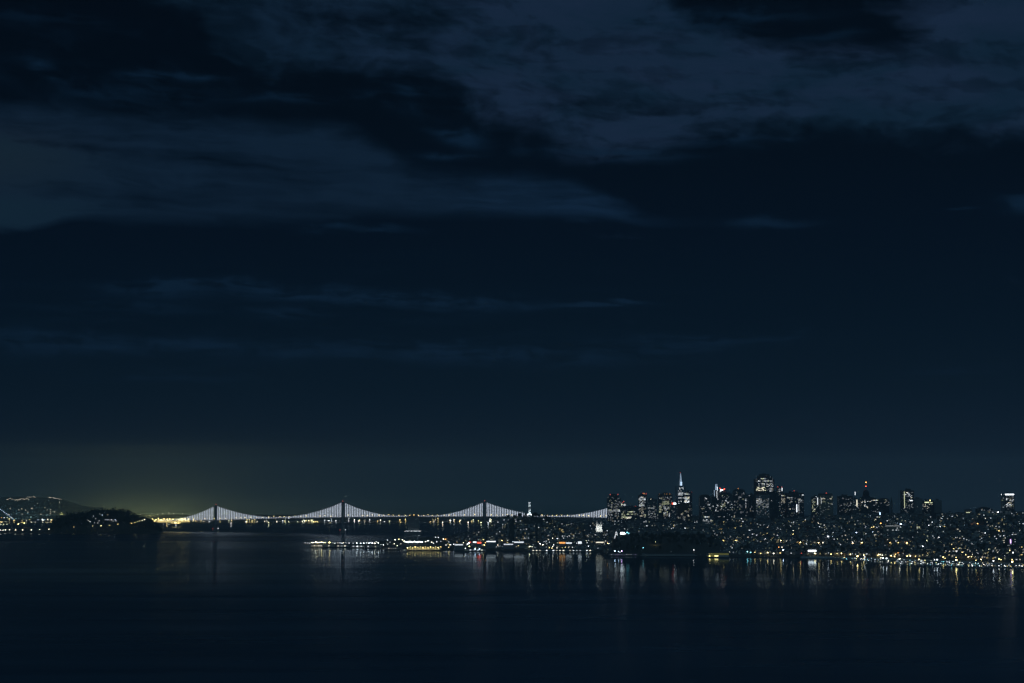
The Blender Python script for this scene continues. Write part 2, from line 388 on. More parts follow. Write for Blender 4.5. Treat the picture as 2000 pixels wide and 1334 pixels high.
# water
wm = bpy.data.materials.new('bay_water'); wm.use_nodes = True; t = wm.node_tree; b = t.nodes['Principled BSDF']; E.nt = t
t.nodes.remove(b)
g_ = t.nodes.new('ShaderNodeNewGeometry'); sx = t.nodes.new('ShaderNodeSeparateXYZ'); t.links.new(g_.outputs['Position'], sx.inputs[0])
X_, Y_ = E(sx.outputs[0]), E(sx.outputs[1])
slick = nz(comb(X_/900.0, Y_/260.0, 0.), 1.0, 5, .6, .6)
slick2 = nz(comb(X_/260.0, Y_/55.0, 4.), 1.0, 5, .6, .3)
west = smooth(X_/Y_*(-1.0), .085, .12)*smooth(Y_, 5600, 7600)   # wind roughens the open bay and the far channel
openw = smooth(Y_*(-1.0), -6000, -4700)     # rougher again in the open strait nearer the viewer
ro = west*.13+openw*.17+smooth(Y_, 8500, 9500)*.15+0.068+smooth(slick, .35, .68)*.035+smooth(slick2, .3, .7)*.015
gl = t.nodes.new('ShaderNodeBsdfGlossy'); gl.distribution = 'BECKMANN'; band = nz(comb(X_/1500.0, Y_/230.0, 8.), 1.0, 6, .62, .2)
bands = smooth(band, .32, .66)*.30+.36
t.links.new(mixc(bands, (.0, .0, .0), (.84, .95, 1.)), gl.inputs['Color'])
t.links.new(ro.s, gl.inputs['Roughness'])
swell = nz(comb(X_/420.0, Y_/60.0, 2.), 1.0, 2, .5)
bp = t.nodes.new('ShaderNodeBump'); bp.inputs['Strength'].default_value = 1.0; bp.inputs['Distance'].default_value = .3
t.links.new(swell.s, bp.inputs['Height']); t.links.new(bp.outputs[0], gl.inputs['Normal'])
df = t.nodes.new('ShaderNodeBsdfDiffuse'); df.inputs['Color'].default_value = (.024, .085, .150, 1)
fr = t.nodes.new('ShaderNodeFresnel'); fr.inputs['IOR'].default_value = 1.33
ms = t.nodes.new('ShaderNodeMixShader'); t.links.new(fr.outputs[0], ms.inputs[0]); t.links.new(df.outputs[0], ms.inputs[1]); t.links.new(gl.outputs[0], ms.inputs[2])
t.links.new(ms.outputs[0], t.nodes['Material Output'].inputs['Surface'])
mb = MB(); mb.add([(-15000, -2400, 0), (15000, -2400, 0), (15000, 15390, 0), (-15000, 15390, 0)], [(0, 1, 2, 3)])
struct('water', mb, wm)

# ------------------------------------------------------------------ lamps
LAMPN = {}
LAMPS = []
POLE = {}
for hgt in (7, 10, 16, 24):
    q = MB(); q.bar((0, 0, -2), (0, 0, hgt), .28, 6, .16); q.bar((0, 0, hgt-.2), (0, -1.6, hgt+.1), .12, 4); q.box(-.5, -.5, -.2, .5, .5, .5)
    POLE[hgt] = q.mesh('pole', polem)
LEV = {1: 5, 2: 9, 3: 16, 4: 32}
LSZ = {1: 1.1, 2: 1.3, 3: 1.6, 4: 2.1}
def lamp(loc, c, lev, place, hgt=7, kind='street_lamp'):
    nm = {'street_lamp': 'street lamp', 'waterfront_lamp': 'floodlight', 'pier_lamp': 'pier lamp'}[kind]
    bright = ['faint', 'small', 'bright', 'dazzling'][lev-1]
    t = thing(kind, '%s %s %s on %s' % (bright, LN[c], nm, place), nm, loc, 0, '%ss on %s' % (nm, place))
    link('pole', POLE[hgt], t)
    s = LSZ[lev]
    link('lamp_head', unit_ball(lit(c, LEV[lev], lev >= 3), 'lamp_head'), t, (0, -1.6, hgt-.2), 0, (s, s, s*.8))
    if lev >= 3 and c in 'yom' and loc[1] < 8200 and loc[0] > 0 and kind == 'street_lamp':
        l = bpy.data.lights.new('glow_bulb', 'SPOT'); l.energy = 5000; l.color = LC[c]; l.shadow_soft_size = 1; l.spot_size = R(130); l.spot_blend = .6
        o = bpy.data.objects.new('glow_bulb', l); C.objects.link(o); o.parent = t; o.location = (0, -6, hgt-1); o.rotation_euler = Vector((0, 1, -.55)).to_track_quat('-Z', 'Y').to_euler()
    LAMPS.append(t); return t
def place_of(px, py):
    if px < 330: return 'the wooded island'
    if px < 880: return 'the long pier waterfront'
    if px < 1085 and py < 1052: return 'the slope of the tower hill'
    if px < 1190 and py < 1052: return 'the church slope'
    if px < 1190: return 'the fishing harbour waterfront'
    if px < 1400 and py > 1040: return 'the dark wooded headland'
    if px < 1560 and py > 1064: return 'the shore by the yellow pier shed'
    if py > 1066: return 'the marina shore'
    if py > 1040: return 'the lower right slope'
    return 'the upper ridge'
def lamp_at(px, py, c, lev, hgt=7, kind='street_lamp'):
    h = hit(px, py, hgt)
    if h is None: return None
    return lamp(h, c, lev, place_of(px, py), hgt, kind)

L = [ # transcribed lights of the city: photo x, y, colour, level
(750,1051,'y',2),(757,1055,'w',2),(663.6,1053.4,'b',3),(686,1056.6,'m',2),(772,1054,'m',3),(779,1053,'y',3),(786,1054,'m',3),(911,1054,'b',4),(870,1053,'o',3),(866,1053,'m',3),(874,1053,'m',2),
(916,1061,'w',4),(913,1063,'w',3),(918,1058.7,'r',3),(880,1064,'w',2),(886,1063,'w',2),(892,1064,'w',2),(974,1065,'y',2),(984,1063,'w',2),(990,1064,'w',3),(996,1063,'w',3),(1006,1064,'w',2),(1033.6,1056,'w',2),(1048,1067,'b',3),(1034.6,1067.6,'g',3),(1039,1067.6,'m',2),(1060,1056,'w',2),(1078,1065,'m',2),(1088,1052.4,'w',3),(1078,1071,'y',2),
(1094,1060,'o',2),(1099,1061,'o',3),(1104,1060,'r',3),(1108,1061,'m',2),(1114,1061,'w',2),(1088,1070,'m',2),(1098,1070,'y',1),(1104,1069,'y',2),(1111,1069,'m',1),(1118,1069,'w',1),(1130,1060,'w',2),(1134,1059,'w',2),(1140,1061,'m',2),(1149,1067,'w',2),(1164,1046,'b',2),(1180,1043,'y',1),(1169,1060,'m',2),(1191.6,1049,'y',2),(1189,1053,'y',1),(1186,1059,'y',2),(1155,1054,'y',1),(1170,1066,'y',1),(1145,1056,'g',1),(1232,1036,'y',2),(944,1054,'y',2),(926,1051,'y',2),(955,1062,'b',2),(899,1056,'y',1),(905,1060,'m',2),(940,1065,'w',1),(962,1067,'y',2),(1012,1062,'w',2),(1020,1062,'y',2),(1028,1063,'y',1),(1052,1059,'w',1),(1067,1057,'w',1),(1121,1055,'w',1),(1125,1068,'y',1),
(1279.7,1060,'y',3),(1355,1074.7,'w',2),(1428,1077,'b',2),(1433,1077,'w',1),(1459.8,1077.6,'c',3),(1466,1079,'c',2),(1454.8,1057,'c',2),(1413,1056,'y',2),(1442.5,1051.7,'y',3),(1437,1056.4,'y',3),(1448,1051,'m',1),(1500,1055,'y',2),(1506,1055,'g',1),(1525,1056,'y',3),(1492,1060,'w',2),(1474.5,1079,'y',2),(1485.8,1078,'y',2),(1485.8,1081,'y',2),(1499,1079,'y',3),(1511,1081,'m',3),(1523.6,1080,'y',2),(1530,1074.8,'b',4),(1521,1069.4,'o',2),(1527,1069.4,'m',2),(1560.4,1067.4,'y',2),(1563,1060,'y',3),(1557,1060,'y',2),(1569,1059,'y',2),(1591.7,1082,'y',3),(1623,1082.3,'y',3),(1630.5,1080.6,'m',2),(1643.4,1082.3,'y',3),(1647.5,1079.3,'y',2),(1598.7,1060,'y',3),(1607,1061,'m',2),(1626.4,1049,'b',4),(1617,1048.4,'w',3),(1605.8,1049,'w',2),(1594.7,1050.8,'w',2),(1585,1048,'w',2),(1546,1071,'m',2),(1537,1057,'m',2),(1549,1055,'w',1),(1548,1071,'y',2),(1541,1075,'w',2),
(1643,1048.4,'o',2),(1648,1048.4,'o',1),(1653.6,1048.4,'o',2),(1581,1007.5,'y',3),(1456.5,999,'w',3),(1441,1004.4,'y',2),(1445,1003,'m',1),(1593,1017,'w',2),(1589.8,1033,'w',2),(1491,1025.8,'w',2),(1501.8,1027.5,'w',2),(1549,1037,'m',2),(1553.8,1036,'y',2),(1549,1043.5,'y',2),(1434,1020,'y',2),(1401,1045,'y',2),(1409,1034,'y',2),(1405,1035,'y',1),(1378,1025,'y',2),(1316,1027,'y',2),(1327,1023.5,'y',2),(1314,1029,'y',1),(1338,1032,'w',2),(1276,1032,'m',2),(1291,1032,'w',1),(1309,1022,'w',1),(1435,1041,'y',2),(1436,1032,'y',1),(1434,1035,'w',1),(1448,1028,'y',1),
(1668.6,1004,'y',3),(1658,1007.6,'y',2),(1759,1025,'b',4),(1735.8,1027.7,'b',3),(1720,1023,'o',3),(1672.5,1040.3,'b',3),(1704.5,1039.4,'b',3),(1691.4,1031,'w',2),(1698.5,1030,'m',2),(1702.4,1030,'y',2),(1706,1030,'y',2),(1726.5,1042.7,'g',2),(1715,1041,'w',2),(1719,1041,'w',2),(1683,1061,'y',3),(1665,1060.6,'m',3),(1734.7,1059,'y',2),(1738,1060.6,'y',2),(1743,1060,'y',3),(1749,1060.6,'y',2),(1754.4,1060,'y',2),(1771,1060.8,'y',3),(1782,1061.5,'y',2),(1701.6,1075,'m',2),(1660.7,1083,'y',3),(1686.7,1084.4,'y',3),(1714,1085,'y',2),(1716,1088.5,'y',3),(1719,1083.5,'m',2),(1723,1086,'m',2),(1740.5,1085.5,'y',3),(1749,1082.4,'y',2),(1753.6,1080,'o',3),(1755,1084,'y',1),(1769,1080.4,'w',2),(1771.7,1086.6,'y',3),(1778,1089.4,'m',3),(1788,1086.8,'y',2),(1747,1089,'y',3),(1700,1009,'w',2),(1698,991,'w',2),(1711,990,'w',1),
(1842,1088,'y',3),(1845.8,1090.4,'y',2),(1811.5,1081,'y',2),(1814.3,1082.5,'y',2),(1817,1081,'y',2),(1868.6,1076.6,'w',3),(1874,1071.9,'y',2),(1862.6,1071.6,'y',2),(1878.8,1079.4,'y',2),(1878,1084.8,'y',2),(1880.9,1086.5,'y',2),(1886,1083.7,'y',2),(1891.4,1087.3,'y',3),(1897.2,1087.3,'y',2),(1874.9,1058.5,'y',2),(1872,1064,'y',2),(1858.6,1063.7,'y',1),(1920.5,1086,'y',2),(1923,1084,'y',2),(1926,1085,'m',2),(1915.8,1093,'y',3),(1951,1091.9,'y',3),(1955,1094,'y',2),(1978.4,1080,'w',3),(1971.7,1075,'y',2),(1983.5,1075.5,'y',2),(1982,1078,'y',2),(1988,1083.7,'y',2),(1995.6,1087,'y',2),(1987,1088.7,'y',2),(1990,1090.4,'y',2),(1924,1041.5,'w',2),(1916,1047.5,'w',2),(1909,1023.9,'o',3),(1802,1058,'b',3),(1802,1067.5,'w',3),(1806,1074,'m',2),(1834,1050.3,'w',3),(1904.5,1001.8,'w',3),(1947,997,'w',3),(1949.6,1000.5,'w',4),(1856,1005.5,'w',2),(1869,1007.8,'m',1),(1771,1060,'o',2),(1769,1079,'y',1),(1814,1027,'w',2),(1841,1028,'c',2),(1845,1028.5,'y',1),(1836,1028.6,'w',2),(1943,1041.5,'m',2),(1951,1038,'y',2),(1965,1032,'w',1),(1985,1020,'y',2),(1961,1019,'w',1),(1932,1011,'m',2),(1930.6,1073.6,'g',2),(1915,1066.6,'w',2)]
for x, y, c, l in L: lamp_at(x, y, c, l, 7 if l < 3 else 10)
rng = random.Random(11)
n = 0
while n < 25:
    x = rng.uniform(960, 2000); y = rng.uniform(1010, 1080)
    if x < 1200 and y < 1022 or 1195 < x < 1400 and y > 1030: continue
    c = rng.choice('wwymgy'); 
    if lamp_at(x, y, c, 1): n += 1

n = 0
while n < 60:  # ordinary lamps added at random to thicken the waterfront lights, no floodlights
    x = rng.uniform(865, 1190); y = rng.gauss(1061, 4.5)
    if lamp_at(x, y, rng.choice('wwmmyyo'), rng.choice((1, 1, 2, 2, 3)), 10, 'waterfront_lamp'): n += 1
def bulbs(x, y, Y, c, power, name='glow_bulb', z=None, parent=None):
    l = bpy.data.lights.new(name, 'POINT'); l.energy = power; l.color = LC[c]; l.shadow_soft_size = 1.5
    o = bpy.data.objects.new(name, l); C.objects.link(o); p = at(x, y, Y); o.location = p
    if parent: o.parent = parent; o.location = p-parent.location
    return o

# ------------------------------------------------------------------ towers and buildings
BAL = {}
def box_building(name, label, cat, x0, x1, ytop, Y, fm=0, crown='flat', wins=(), red=(), base=None, depth=.8, group=None, rz=None, ph=.5, sig=()):
    """x0..x1, ytop in photo pixels at distance Y; wins = (x0,y0,x1,y1,probability,colour,level,(w,h)) fields of lit windows"""
    cx = (x0+x1)/2; top = at(cx, ytop, Y); gz = ground(top.x, Y); gz = max(gz, 2) if base is None else base
    H = top.z-gz; W = (x1-x0)*mpp(Y); D = max(W*depth, 10)
    rngb = random.Random(int(x0*13+ytop*7))
    t = thing(name, label, cat, (top.x, Y, gz), 0, group)
    wl = MB(); rf = MB(); cap = MB()
    def body(a, b, z0, z1, d):
        wl.box(a, -d/2, z0, b, d/2, z1)
        nb = max(2, int((b-a)/9))
        for i in range(nb+1):
            x = a+(b-a)*i/nb
            wl.box(x-.5, -d/2-.45, z0, x+.5, -d/2+.1, z1+.02+.7); wl.box(x-.5, d/2-.1, z0, x+.5, d/2+.45, z1+.02+.7)
    if crown == 'step':
        body(-W/2, W/2, -15, H*.86, D); body(-W*.36, W*.34, H*.86, H*.95, D*.8); body(-W*.24, W*.20, H*.95, H, D*.6); rf.box(-W*.15, -D*.2, H, W*.1, D*.2, H+.02*H)
    elif crown == 'bank':
        body(-W/2, W/2, -15, H*.90, D); body(-W*.32, W*.40, H*.90, H*.96, D*.8); body(-W*.24, W*.26, H*.96, H, D*.6); rf.box(-W*.1, -D*.2, H, W*.1, D*.2, H+3)
    elif crown == 'round':
        body(-W/2, W/2, -15, H*.90, D)
        for k in range(5):
            a0 = math.cos(k*math.pi/2/5); z0 = H*.90+H*.10*math.sin(k*math.pi/2/5); z1 = H*.90+H*.10*math.sin((k+1)*math.pi/2/5)
            rf.box(-W/2*a0+.2, -D/2*a0, z0, W/2*a0-.2, D/2*a0, z1+.01*k)
    elif crown == 'slope':
        body(-W/2, W/2, -15, H*.94, D); rf.gable(-W/2, -D/2, H*.94, W/2, D/2, H*.06)
    else:
        body(-W/2, W/2, -15, H-ph, D); rf.box(-W/2-.3, -D/2-.3, H-ph+.8, W/2+.3, D/2+.3, H-ph+1.4)
        a = rngb.uniform(-.35, -.05); c2 = a+rngb.uniform(.25, .5)
        rf.box(W*a, -D*.3, H-ph+1.4, W*c2, D*.3, H-ph+1.4+min(6, H*.05)); rf.box(W*a+1, -D*.2, H+1, W*a+3, D*.1, H+min(9, H*.08))
    wl.build('wall', FAC[fm], t); rf.build('roof', roofm, t)
    n = 0
    if ytop < 1000 and 'plain' not in label: wins = list(wins)+[(x0+1.3, ytop+4, x1-1.2, min(ytop+48, 1016), .12, 'w', .3, (3., 2.))]  # dim panes added across the front to lift the wall tone
    for (a, b0, b, b1, pr, c, lev, (ww, wh)) in wins:
        py = b0
        while py <= b1+.01:
            px = a
            while px <= b+.01:
                if rngb.random() < pr and n < 98:
                    lv = lev*rngb.choice((.45, .7, 1, 1, 1.5)); lv = min((.25, .5, 1, 1.8, 3, 5), key=lambda q: abs(q-lv))
                    cc = c if rngb.random() < .75 else rngb.choice('wmg')
                    xx = (px-cx)*mpp(Y)+rngb.uniform(-.4, .4); zz = zat(py, Y)-gz
                    link('lit_window', unit_pane(lit(cc, lv)), t, (xx, -D/2-.55, zz), 0, (ww*rngb.choice((.8, 1, 1.2, 1.6)), 1, wh)); n += 1
                px += 2.1
            py += 1.95
    for (x, y, *r) in red:
        p = at(x, y, Y); zz = p.z-gz; c, s = (r+['r', 1.3])[:2] if r else ('r', 1.3)
        o = link('beacon_light', unit_ball(lit(c, 3.5 if c in 'ro' else 7), 'beacon_light'), t, ((x-cx)*mpp(Y), 0, zz), 0, (s, s, s))
        if zz > H+2:
            q = MB(); q.bar(((x-cx)*mpp(Y), 0, H-1), ((x-cx)*mpp(Y), 0, zz), .5, 4, .3); q.build('mast', polem, t)
    for (a, y0_, b, y1_, c, lev) in sig:   # long lit strips, signs and lit parapets
        z0, z1 = zat(y1_, Y)-gz, zat(y0_, Y)-gz
        q = MB(); q.box((a-cx)*mpp(Y), -D/2-1.1, z0, (b-cx)*mpp(Y), -D/2-.7, z1); q.build('lit_strip', lit(c, lev), t)
    return t
ST = (3.4, 2.2); WD = (5.5, 2.2); SM = (2.4, 2.0)
T = 'skyscraper'
def tw(label, *a, **k): return box_building(T, label, 'skyscraper', *a, group='skyscrapers of the downtown skyline', **k)
tw('broad dark tower with two red lights, right where the bridge cable ends', 1186, 1212, 965.5, 9100, 1, 'step', [(1188, 978, 1210, 998, .22, 'w', .7, ST), (1188, 996, 1211, 998, .8, 'w', 1, ST), (1188, 1000, 1210, 1018, .25, 'w', .7, ST)], [(1192, 966), (1207, 966)])
tw('low slim block with lone red light beside the broad dark tower', 1212, 1222, 984, 9150, 1, 'flat', [(1214, 985, 1221, 987, .8, 'w', 1.5, ST), (1213, 1000, 1222, 1012, .5, 'g', 1, WD)], [(1216, 981.5)])
tw('long low block banded with yellow lit storeys', 1222, 1248, 989, 9000, 1, 'flat', [(1223, 999.5, 1247, 1001, .35, 'g', 1, WD), (1223, 1004, 1247, 1005, .4, 'g', 1, WD), (1223, 1010, 1247, 1013, .55, 'm', 1.8, WD)], [(1241, 989)])
tw('flat topped tower with bright white upper storeys and wide roof slab', 1247, 1263, 967, 9200, 1, 'flat', [(1248.5, 971, 1260, 977, .85, 'w', 1.8, ST), (1248.5, 979, 1260, 983, .6, 'w', 1, ST), (1248.5, 986, 1260, 988, .95, 'w', 1.8, ST), (1249, 992, 1260, 1012, .22, 'm', 1, ST)], [(1255, 964), (1258, 964, 'o', 1.6), (1262, 964.5)])
tw('mid height tower with white and orange lights along its parapet', 1265, 1283, 975, 9100, 3, 'flat', [(1266, 984, 1282, 1000, .15, 'w', .5, ST), (1267, 992, 1277, 993, .9, 'w', 1, WD), (1267, 1003, 1286, 1015, .35, 'w', .7, SM)], [(1271, 975.5, 'm', 1.8), (1278, 976, 'w', 1.3)])
tw('square tower with a big yellow green lit patch and orange roof lights', 1286, 1312, 965, 8900, 1, 'flat', [(1288, 971, 1310, 976, .3, 'w', .7, ST), (1288, 984, 1294, 1000, .5, 'g', 1, ST), (1294, 979, 1306, 986, .95, 'g', .5, WD), (1296, 988, 1308, 1012, .35, 'w', 1, ST)], [(1288, 965, 'o', 1), (1298, 965, 'o', 1.2), (1302, 965, 'o', 1), (1307, 965, 'o', 1.2), (1310, 965, 'o', 1)])
tw('low tower topped by a white and red lit sign', 1311, 1321, 985, 8800, 3, 'flat', [(1312, 989, 1320, 999, .25, 'w', .7, SM)], [], sig=[(1312, 982, 1315, 985, 'r', 3), (1315, 982, 1320, 985, 'w', 5)])
tw('tower of bright broken window rows right of the pyramid tower', 1335.5, 1351, 961, 8900, 1, 'flat', [(1337, 963.5, 1347, 965.5, .8, 'w', 1.2, ST), (1338, 971, 1346, 982, .75, 'w', 1.6, WD), (1338, 985, 1348, 1000, .15, 'w', 1, ST)], [(1344, 958.5), (1351, 961.5)])
tw('dark reddish brown block low in front of the pyramid tower', 1322, 1349, 984, 8300, 2, 'flat', [(1324, 998, 1346, 1014, .05, 'm', 1, ST), (1340, 1008, 1346, 1010, .4, 'm', 1, ST)])
tw('dark tower with rounded top left of the twin lit spires', 1366, 1387, 966, 8700, 1, 'round', [(1368, 972, 1384, 976, .08, 'w', 1, ST), (1368, 993, 1376, 994, .8, 'm', .7, ST), (1382, 984, 1388, 996, .3, 'w', 1, ST)])
tw('tower under the tilted red and white crown light', 1404, 1424, 962, 8900, 1, 'flat', [(1406, 966, 1422, 999, .16, 'w', 1, ST), (1406, 984, 1416, 990, .4, 'g', 1, SM)], [(1413, 972), (1408, 957)])
tw('grey tower with one bright white roof light between two dark towers', 1422, 1433, 967, 9000, 3, 'flat', [(1424, 985, 1432, 998, .3, 'w', 1, ST)], [(1425.5, 968.5, 'w', 2.4), (1421, 967, 'w', 1.3), (1429, 968, 'w', 1.3)])
tw('near black tower with rounded crown and one red light on top', 1432, 1454, 955, 8600, 1, 'round', [(1442, 971, 1447, 972, .8, 'w', 1.4, ST), (1438, 966, 1440, 967, .8, 'w', 1.2, SM), (1434, 979, 1438, 980, .9, 'w', .7, SM), (1451, 963, 1453, 964, .9, 'w', 1, SM)], [(1441.5, 954.5, 'o', 1.3)])
tw('slim tower with a bright column of windows beside the near black one', 1453, 1460, 966, 8700, 3, 'flat', [(1454, 976, 1457, 992, .8, 'w', 1.2, SM)], [(1460, 968.5, 'w', 1.8)])
tw('plain dark tower left of the tallest stepped tower', 1461, 1475, 966, 8650, 1, 'flat', [(1463, 968, 1465, 969, .9, 'w', 1.4, ST), (1463, 990, 1474, 1000, .12, 'w', 1, ST)])
tw('tallest broad stepped tower with many bright window rows and an orange light', 1474, 1510, 926, 9000, 1, 'bank', [(1484, 935, 1494, 936, .6, 'w', 1.5, ST), (1480, 939.5, 1506, 941, .8, 'w', 1.8, ST), (1476, 945, 1492, 950, .45, 'w', 1.4, ST), (1496, 944, 1508, 950, .6, 'w', 1.4, ST), (1476, 952, 1493, 958.5, .8, 'm', 1.6, ST), (1502, 953, 1508, 959, .35, 'w', 1.4, ST)], [(1487, 927.5, 'o', 2), (1507.5, 943, 'w', 1.6), (1507.5, 959, 'm', 2)])
tw('pale block of many lit windows in front of the tallest tower', 1475, 1502, 966, 8600, 0, 'flat', [(1477, 974, 1487, 984, .75, 'w', 1, SM), (1488, 975, 1500, 990, .35, 'w', .5, SM), (1477, 986, 1500, 991, .45, 'w', .8, SM)])
tw('plain dark windowless slab right of the pale window block', 1502, 1520, 962, 8700, 1, 'flat', [(1506, 978, 1508, 979, .9, 'w', 1.4, SM)], [(1503, 963, 'w', .8)])
tw('slim tower with a bright right edge and three red roof lights', 1517, 1529, 952, 9100, 3, 'flat', [(1518, 955, 1524, 960, .3, 'w', .7, ST), (1520, 960, 1524, 962, .5, 'w', 1, ST), (1519, 985, 1526, 994, .4, 'w', 1, ST)], [(1519, 951), (1521.5, 951), (1527, 951.5)], sig=[(1526, 953, 1527.3, 959, 'w', 2.4)])
tw('tower with stacked lit office floors behind the ridge', 1524.5, 1535, 966, 8900, 1, 'flat', [(1526, 968, 1533, 970, .6, 'w', 1, ST), (1526, 974, 1533, 983, .55, 'm', 1.4, ST)])
tw('wide dark tower with one white stair strip low down', 1535, 1568, 963, 8700, 1, 'flat', [(1537, 972, 1548, 973.5, .7, 'w', 1, ST), (1537, 978, 1566, 982, .2, 'w', .7, ST), (1555, 975, 1567, 977, .5, 'w', .8, ST), (1535, 994, 1548, 995, .5, 'w', 1, ST)], [(1551, 958.5)], sig=[(1553.2, 985, 1554.6, 1000, 'w', 3), (1557.5, 985, 1558.3, 998, 'w', 1), (1564, 966, 1567.5, 967.2, 'w', 1.8)])
tw('narrow tower with scattered windows and one bright vertical stair', 1585, 1598, 970, 8500, 1, 'flat', [(1586, 975, 1592, 999, .45, 'g', 1, SM)], [(1594, 970.3, 'w', 1.9)], sig=[(1595.5, 972, 1596.4, 986, 'w', 2.4)])
tw('broad apartment tower with sloping roof and lone red light', 1599, 1625, 963.5, 8500, 4, 'slope', [(1604, 974, 1624, 975.5, .3, 'm', .8, WD), (1603, 978, 1624, 986, .15, 'g', .6, SM)], [(1614, 963.2)], sig=[(1601.8, 972, 1602.6, 984, 'w', .8)])
tw('dark flat tower left of the domed hilltop hotel', 1637, 1664, 969, 8300, 1, 'flat', [(1641, 981, 1662, 990, .06, 'w', .6, SM)])
tw('narrow tower with a glowing vertical strip and white finial', 1664, 1681, 975, 8250, 3, 'flat', [(1665, 981, 1670, 990, .3, 'w', 1.2, SM)], [(1672.3, 973.5, 'g', 1.7)], sig=[(1668.6, 960.5, 1669.6, 967, 'w', 2.2), (1671.7, 976, 1673, 989, 'm', 2.2)])
tw('wide hotel wing with two lit rows right of the dome', 1703, 1716, 975, 8300, 1, 'flat', [(1704, 977, 1713, 977.5, .95, 'g', 1.2, WD), (1708, 982, 1713, 982.3, .95, 'w', 1, ST)])
tw('squat dark block with rounded roof right of the hotel wing', 1716, 1735.5, 973, 8300, 1, 'round', [(1724, 976, 1732, 985, .1, 'm', .6, SM)])
tw('tall slab with a yellow vertical line down its left edge', 1760, 1783, 958, 8000, 1, 'flat', [(1767, 962, 1777, 966, .3, 'w', 1.2, ST), (1774, 968, 1780, 978, .3, 'w', 1.2, ST), (1766, 984, 1780, 990, .12, 'w', .6, SM)], sig=[(1764, 960, 1764.8, 992, 'g', 1.4), (1776, 976.8, 1780, 978.2, 'w', 4)])
tw('pale plain tower with a narrow lift housing on its roof', 1784, 1800, 974, 8000, 0, 'flat', [(1790, 988, 1798, 995, .15, 'm', .7, SM)])
tw('tower with a yellow sign band and yellow roof lamp', 1799, 1822, 978, 8050, 1, 'flat', [(1797, 985, 1820, 993, .3, 'm', 1.2, SM)], [(1816.7, 977.4, 'y', 2.4)], sig=[(1804, 980.3, 1812.5, 982, 'g', 1.8), (1814.5, 981, 1819, 982.4, 'g', 1.2)])
tw('plain windowless grey slab with flat roof, right of the sign tower', 1822, 1837.5, 977.5, 8100, 0, 'flat', [])
tw('low block with an angular yellow lit corner on the right ridge', 1885, 1897, 995, 7800, 3, 'flat', [], sig=[(1885.5, 1000.3, 1893, 1001.6, 'g', 1.6), (1891.7, 1001.6, 1893, 1004, 'g', 1.6)])
tw('wide dark hilltop block with broad flat roof near the right edge', 1908, 1936, 990.5, 7800, 1, 'step', [(1912, 996, 1934, 1003, .35, 'w', .6, SM)])
tw('isolated hill tower capped by a glowing white bar', 1961, 1979, 964.8, 7700, 1, 'flat', [(1964, 974, 1977, 990, .22, 'w', 1.5, ST), (1972, 976, 1974, 988, .5, 'm', 1, SM)], [(1956.7, 965.8, 'w', 2.1)], sig=[(1961.2, 964.6, 1978.6, 966.8, 'w', 4)])
t = box_building(T, 'floodlit pale slab wall left of the glowing bar tower', 'skyscraper', 1955.5, 1961, 967, 7690, 0, 'flat', [], group='skyscrapers of the downtown skyline')
# mid-height buildings below the skyline
def mid(label, *a, **k): return box_building('apartment_building', label, 'apartment building', *a, group='apartment buildings on the slopes', **k)
mid('pale office block with two bright window rows below the round topped tower', 1371, 1392, 1006, 8050, 0, 'flat', [(1375, 1009.5, 1386, 1010.5, .8, 'w', 1.8, ST), (1371, 1015, 1390, 1017, .4, 'w', 1, ST), (1378, 1018, 1390, 1022, .5, 'w', .5, SM)])
mid('dark wide block between the office block and the lamp cluster', 1394, 1432, 1000, 8150, 1, 'flat', [(1398, 1003, 1430, 1030, .04, 'w', 1.2, SM)], sig=[(1432, 1006, 1432.8, 1014, 'm', .8)])
mid('low building under the pyramid with a band of windows', 1240, 1275, 1014, 8400, 3, 'flat', [(1242, 1017, 1273, 1033, .14, 'w', 1.4, ST)])
mid('row of flats lit along the top beside the wooded headland', 1276, 1312, 1018, 8300, 1, 'flat', [(1274, 1021, 1310, 1034, .2, 'w', 1.8, ST)])
mid('pale vertical ribbed block halfway down the right slope', 1562, 1576, 1029, 7800, 4, 'flat', [(1561, 1032, 1568, 1043, .5, 'g', .8, SM)])
mid('brightly lit white school building on the right slope', 1620, 1647, 1034, 7750, 4, 'flat', [(1622, 1037, 1634, 1037.5, .95, 'w', 3, ST), (1628, 1039, 1646, 1043, .6, 'w', 3, SM)])
mid('grey block with paired lit windows under the sloping roofed tower', 1628, 1652, 1022, 7900, 4, 'flat', [(1644, 1024, 1650, 1030, .7, 'w', 1, SM)])
mid('wide grey apartment slab on the far right ridge', 1875, 1897, 1008, 7700, 0, 'flat', [(1877, 1011, 1895, 1014, .12, 'w', .6, SM)])
mid('small block with a glowing white strip under the ridge', 1869, 1879, 1016, 7600, 3, 'flat', [], sig=[(1869.5, 1017.4, 1877, 1019, 'w', 4)])
mid('dark block at the right frame edge on the ridge', 1992, 2012, 1000, 7600, 1, 'flat', [])
mid('hillside flats with a violet vertical sign', 1966, 1980, 1050, 7000, 1, 'flat', [(1967, 1063, 1979, 1066, .3, 'w', .6, SM)], sig=[(1971.4, 1053.5, 1973, 1061, 'p', 4)])
mid('long low shed with an oblique dazzling white front by the marina', 1574, 1596, 1069.5, 7180, 3, 'flat', [(1576, 1081, 1582, 1085, .6, 'y', 1, SM)], sig=[(1577, 1074.2, 1592.5, 1077, 'w', 6)])
mid('low terrace with a row of orange windows right of the school', 1640, 1656, 1044, 7450, 2, 'flat', [(1641, 1048, 1655, 1048.2, .4, 'o', 1, SM)])
mid('slope block topped with a bright white vertical light', 1713, 1723, 996, 7750, 3, 'flat', [(1714, 1008, 1721, 1010, .5, 'w', 2, SM)], sig=[(1717, 1000.5, 1718.6, 1005.5, 'b', 4)])
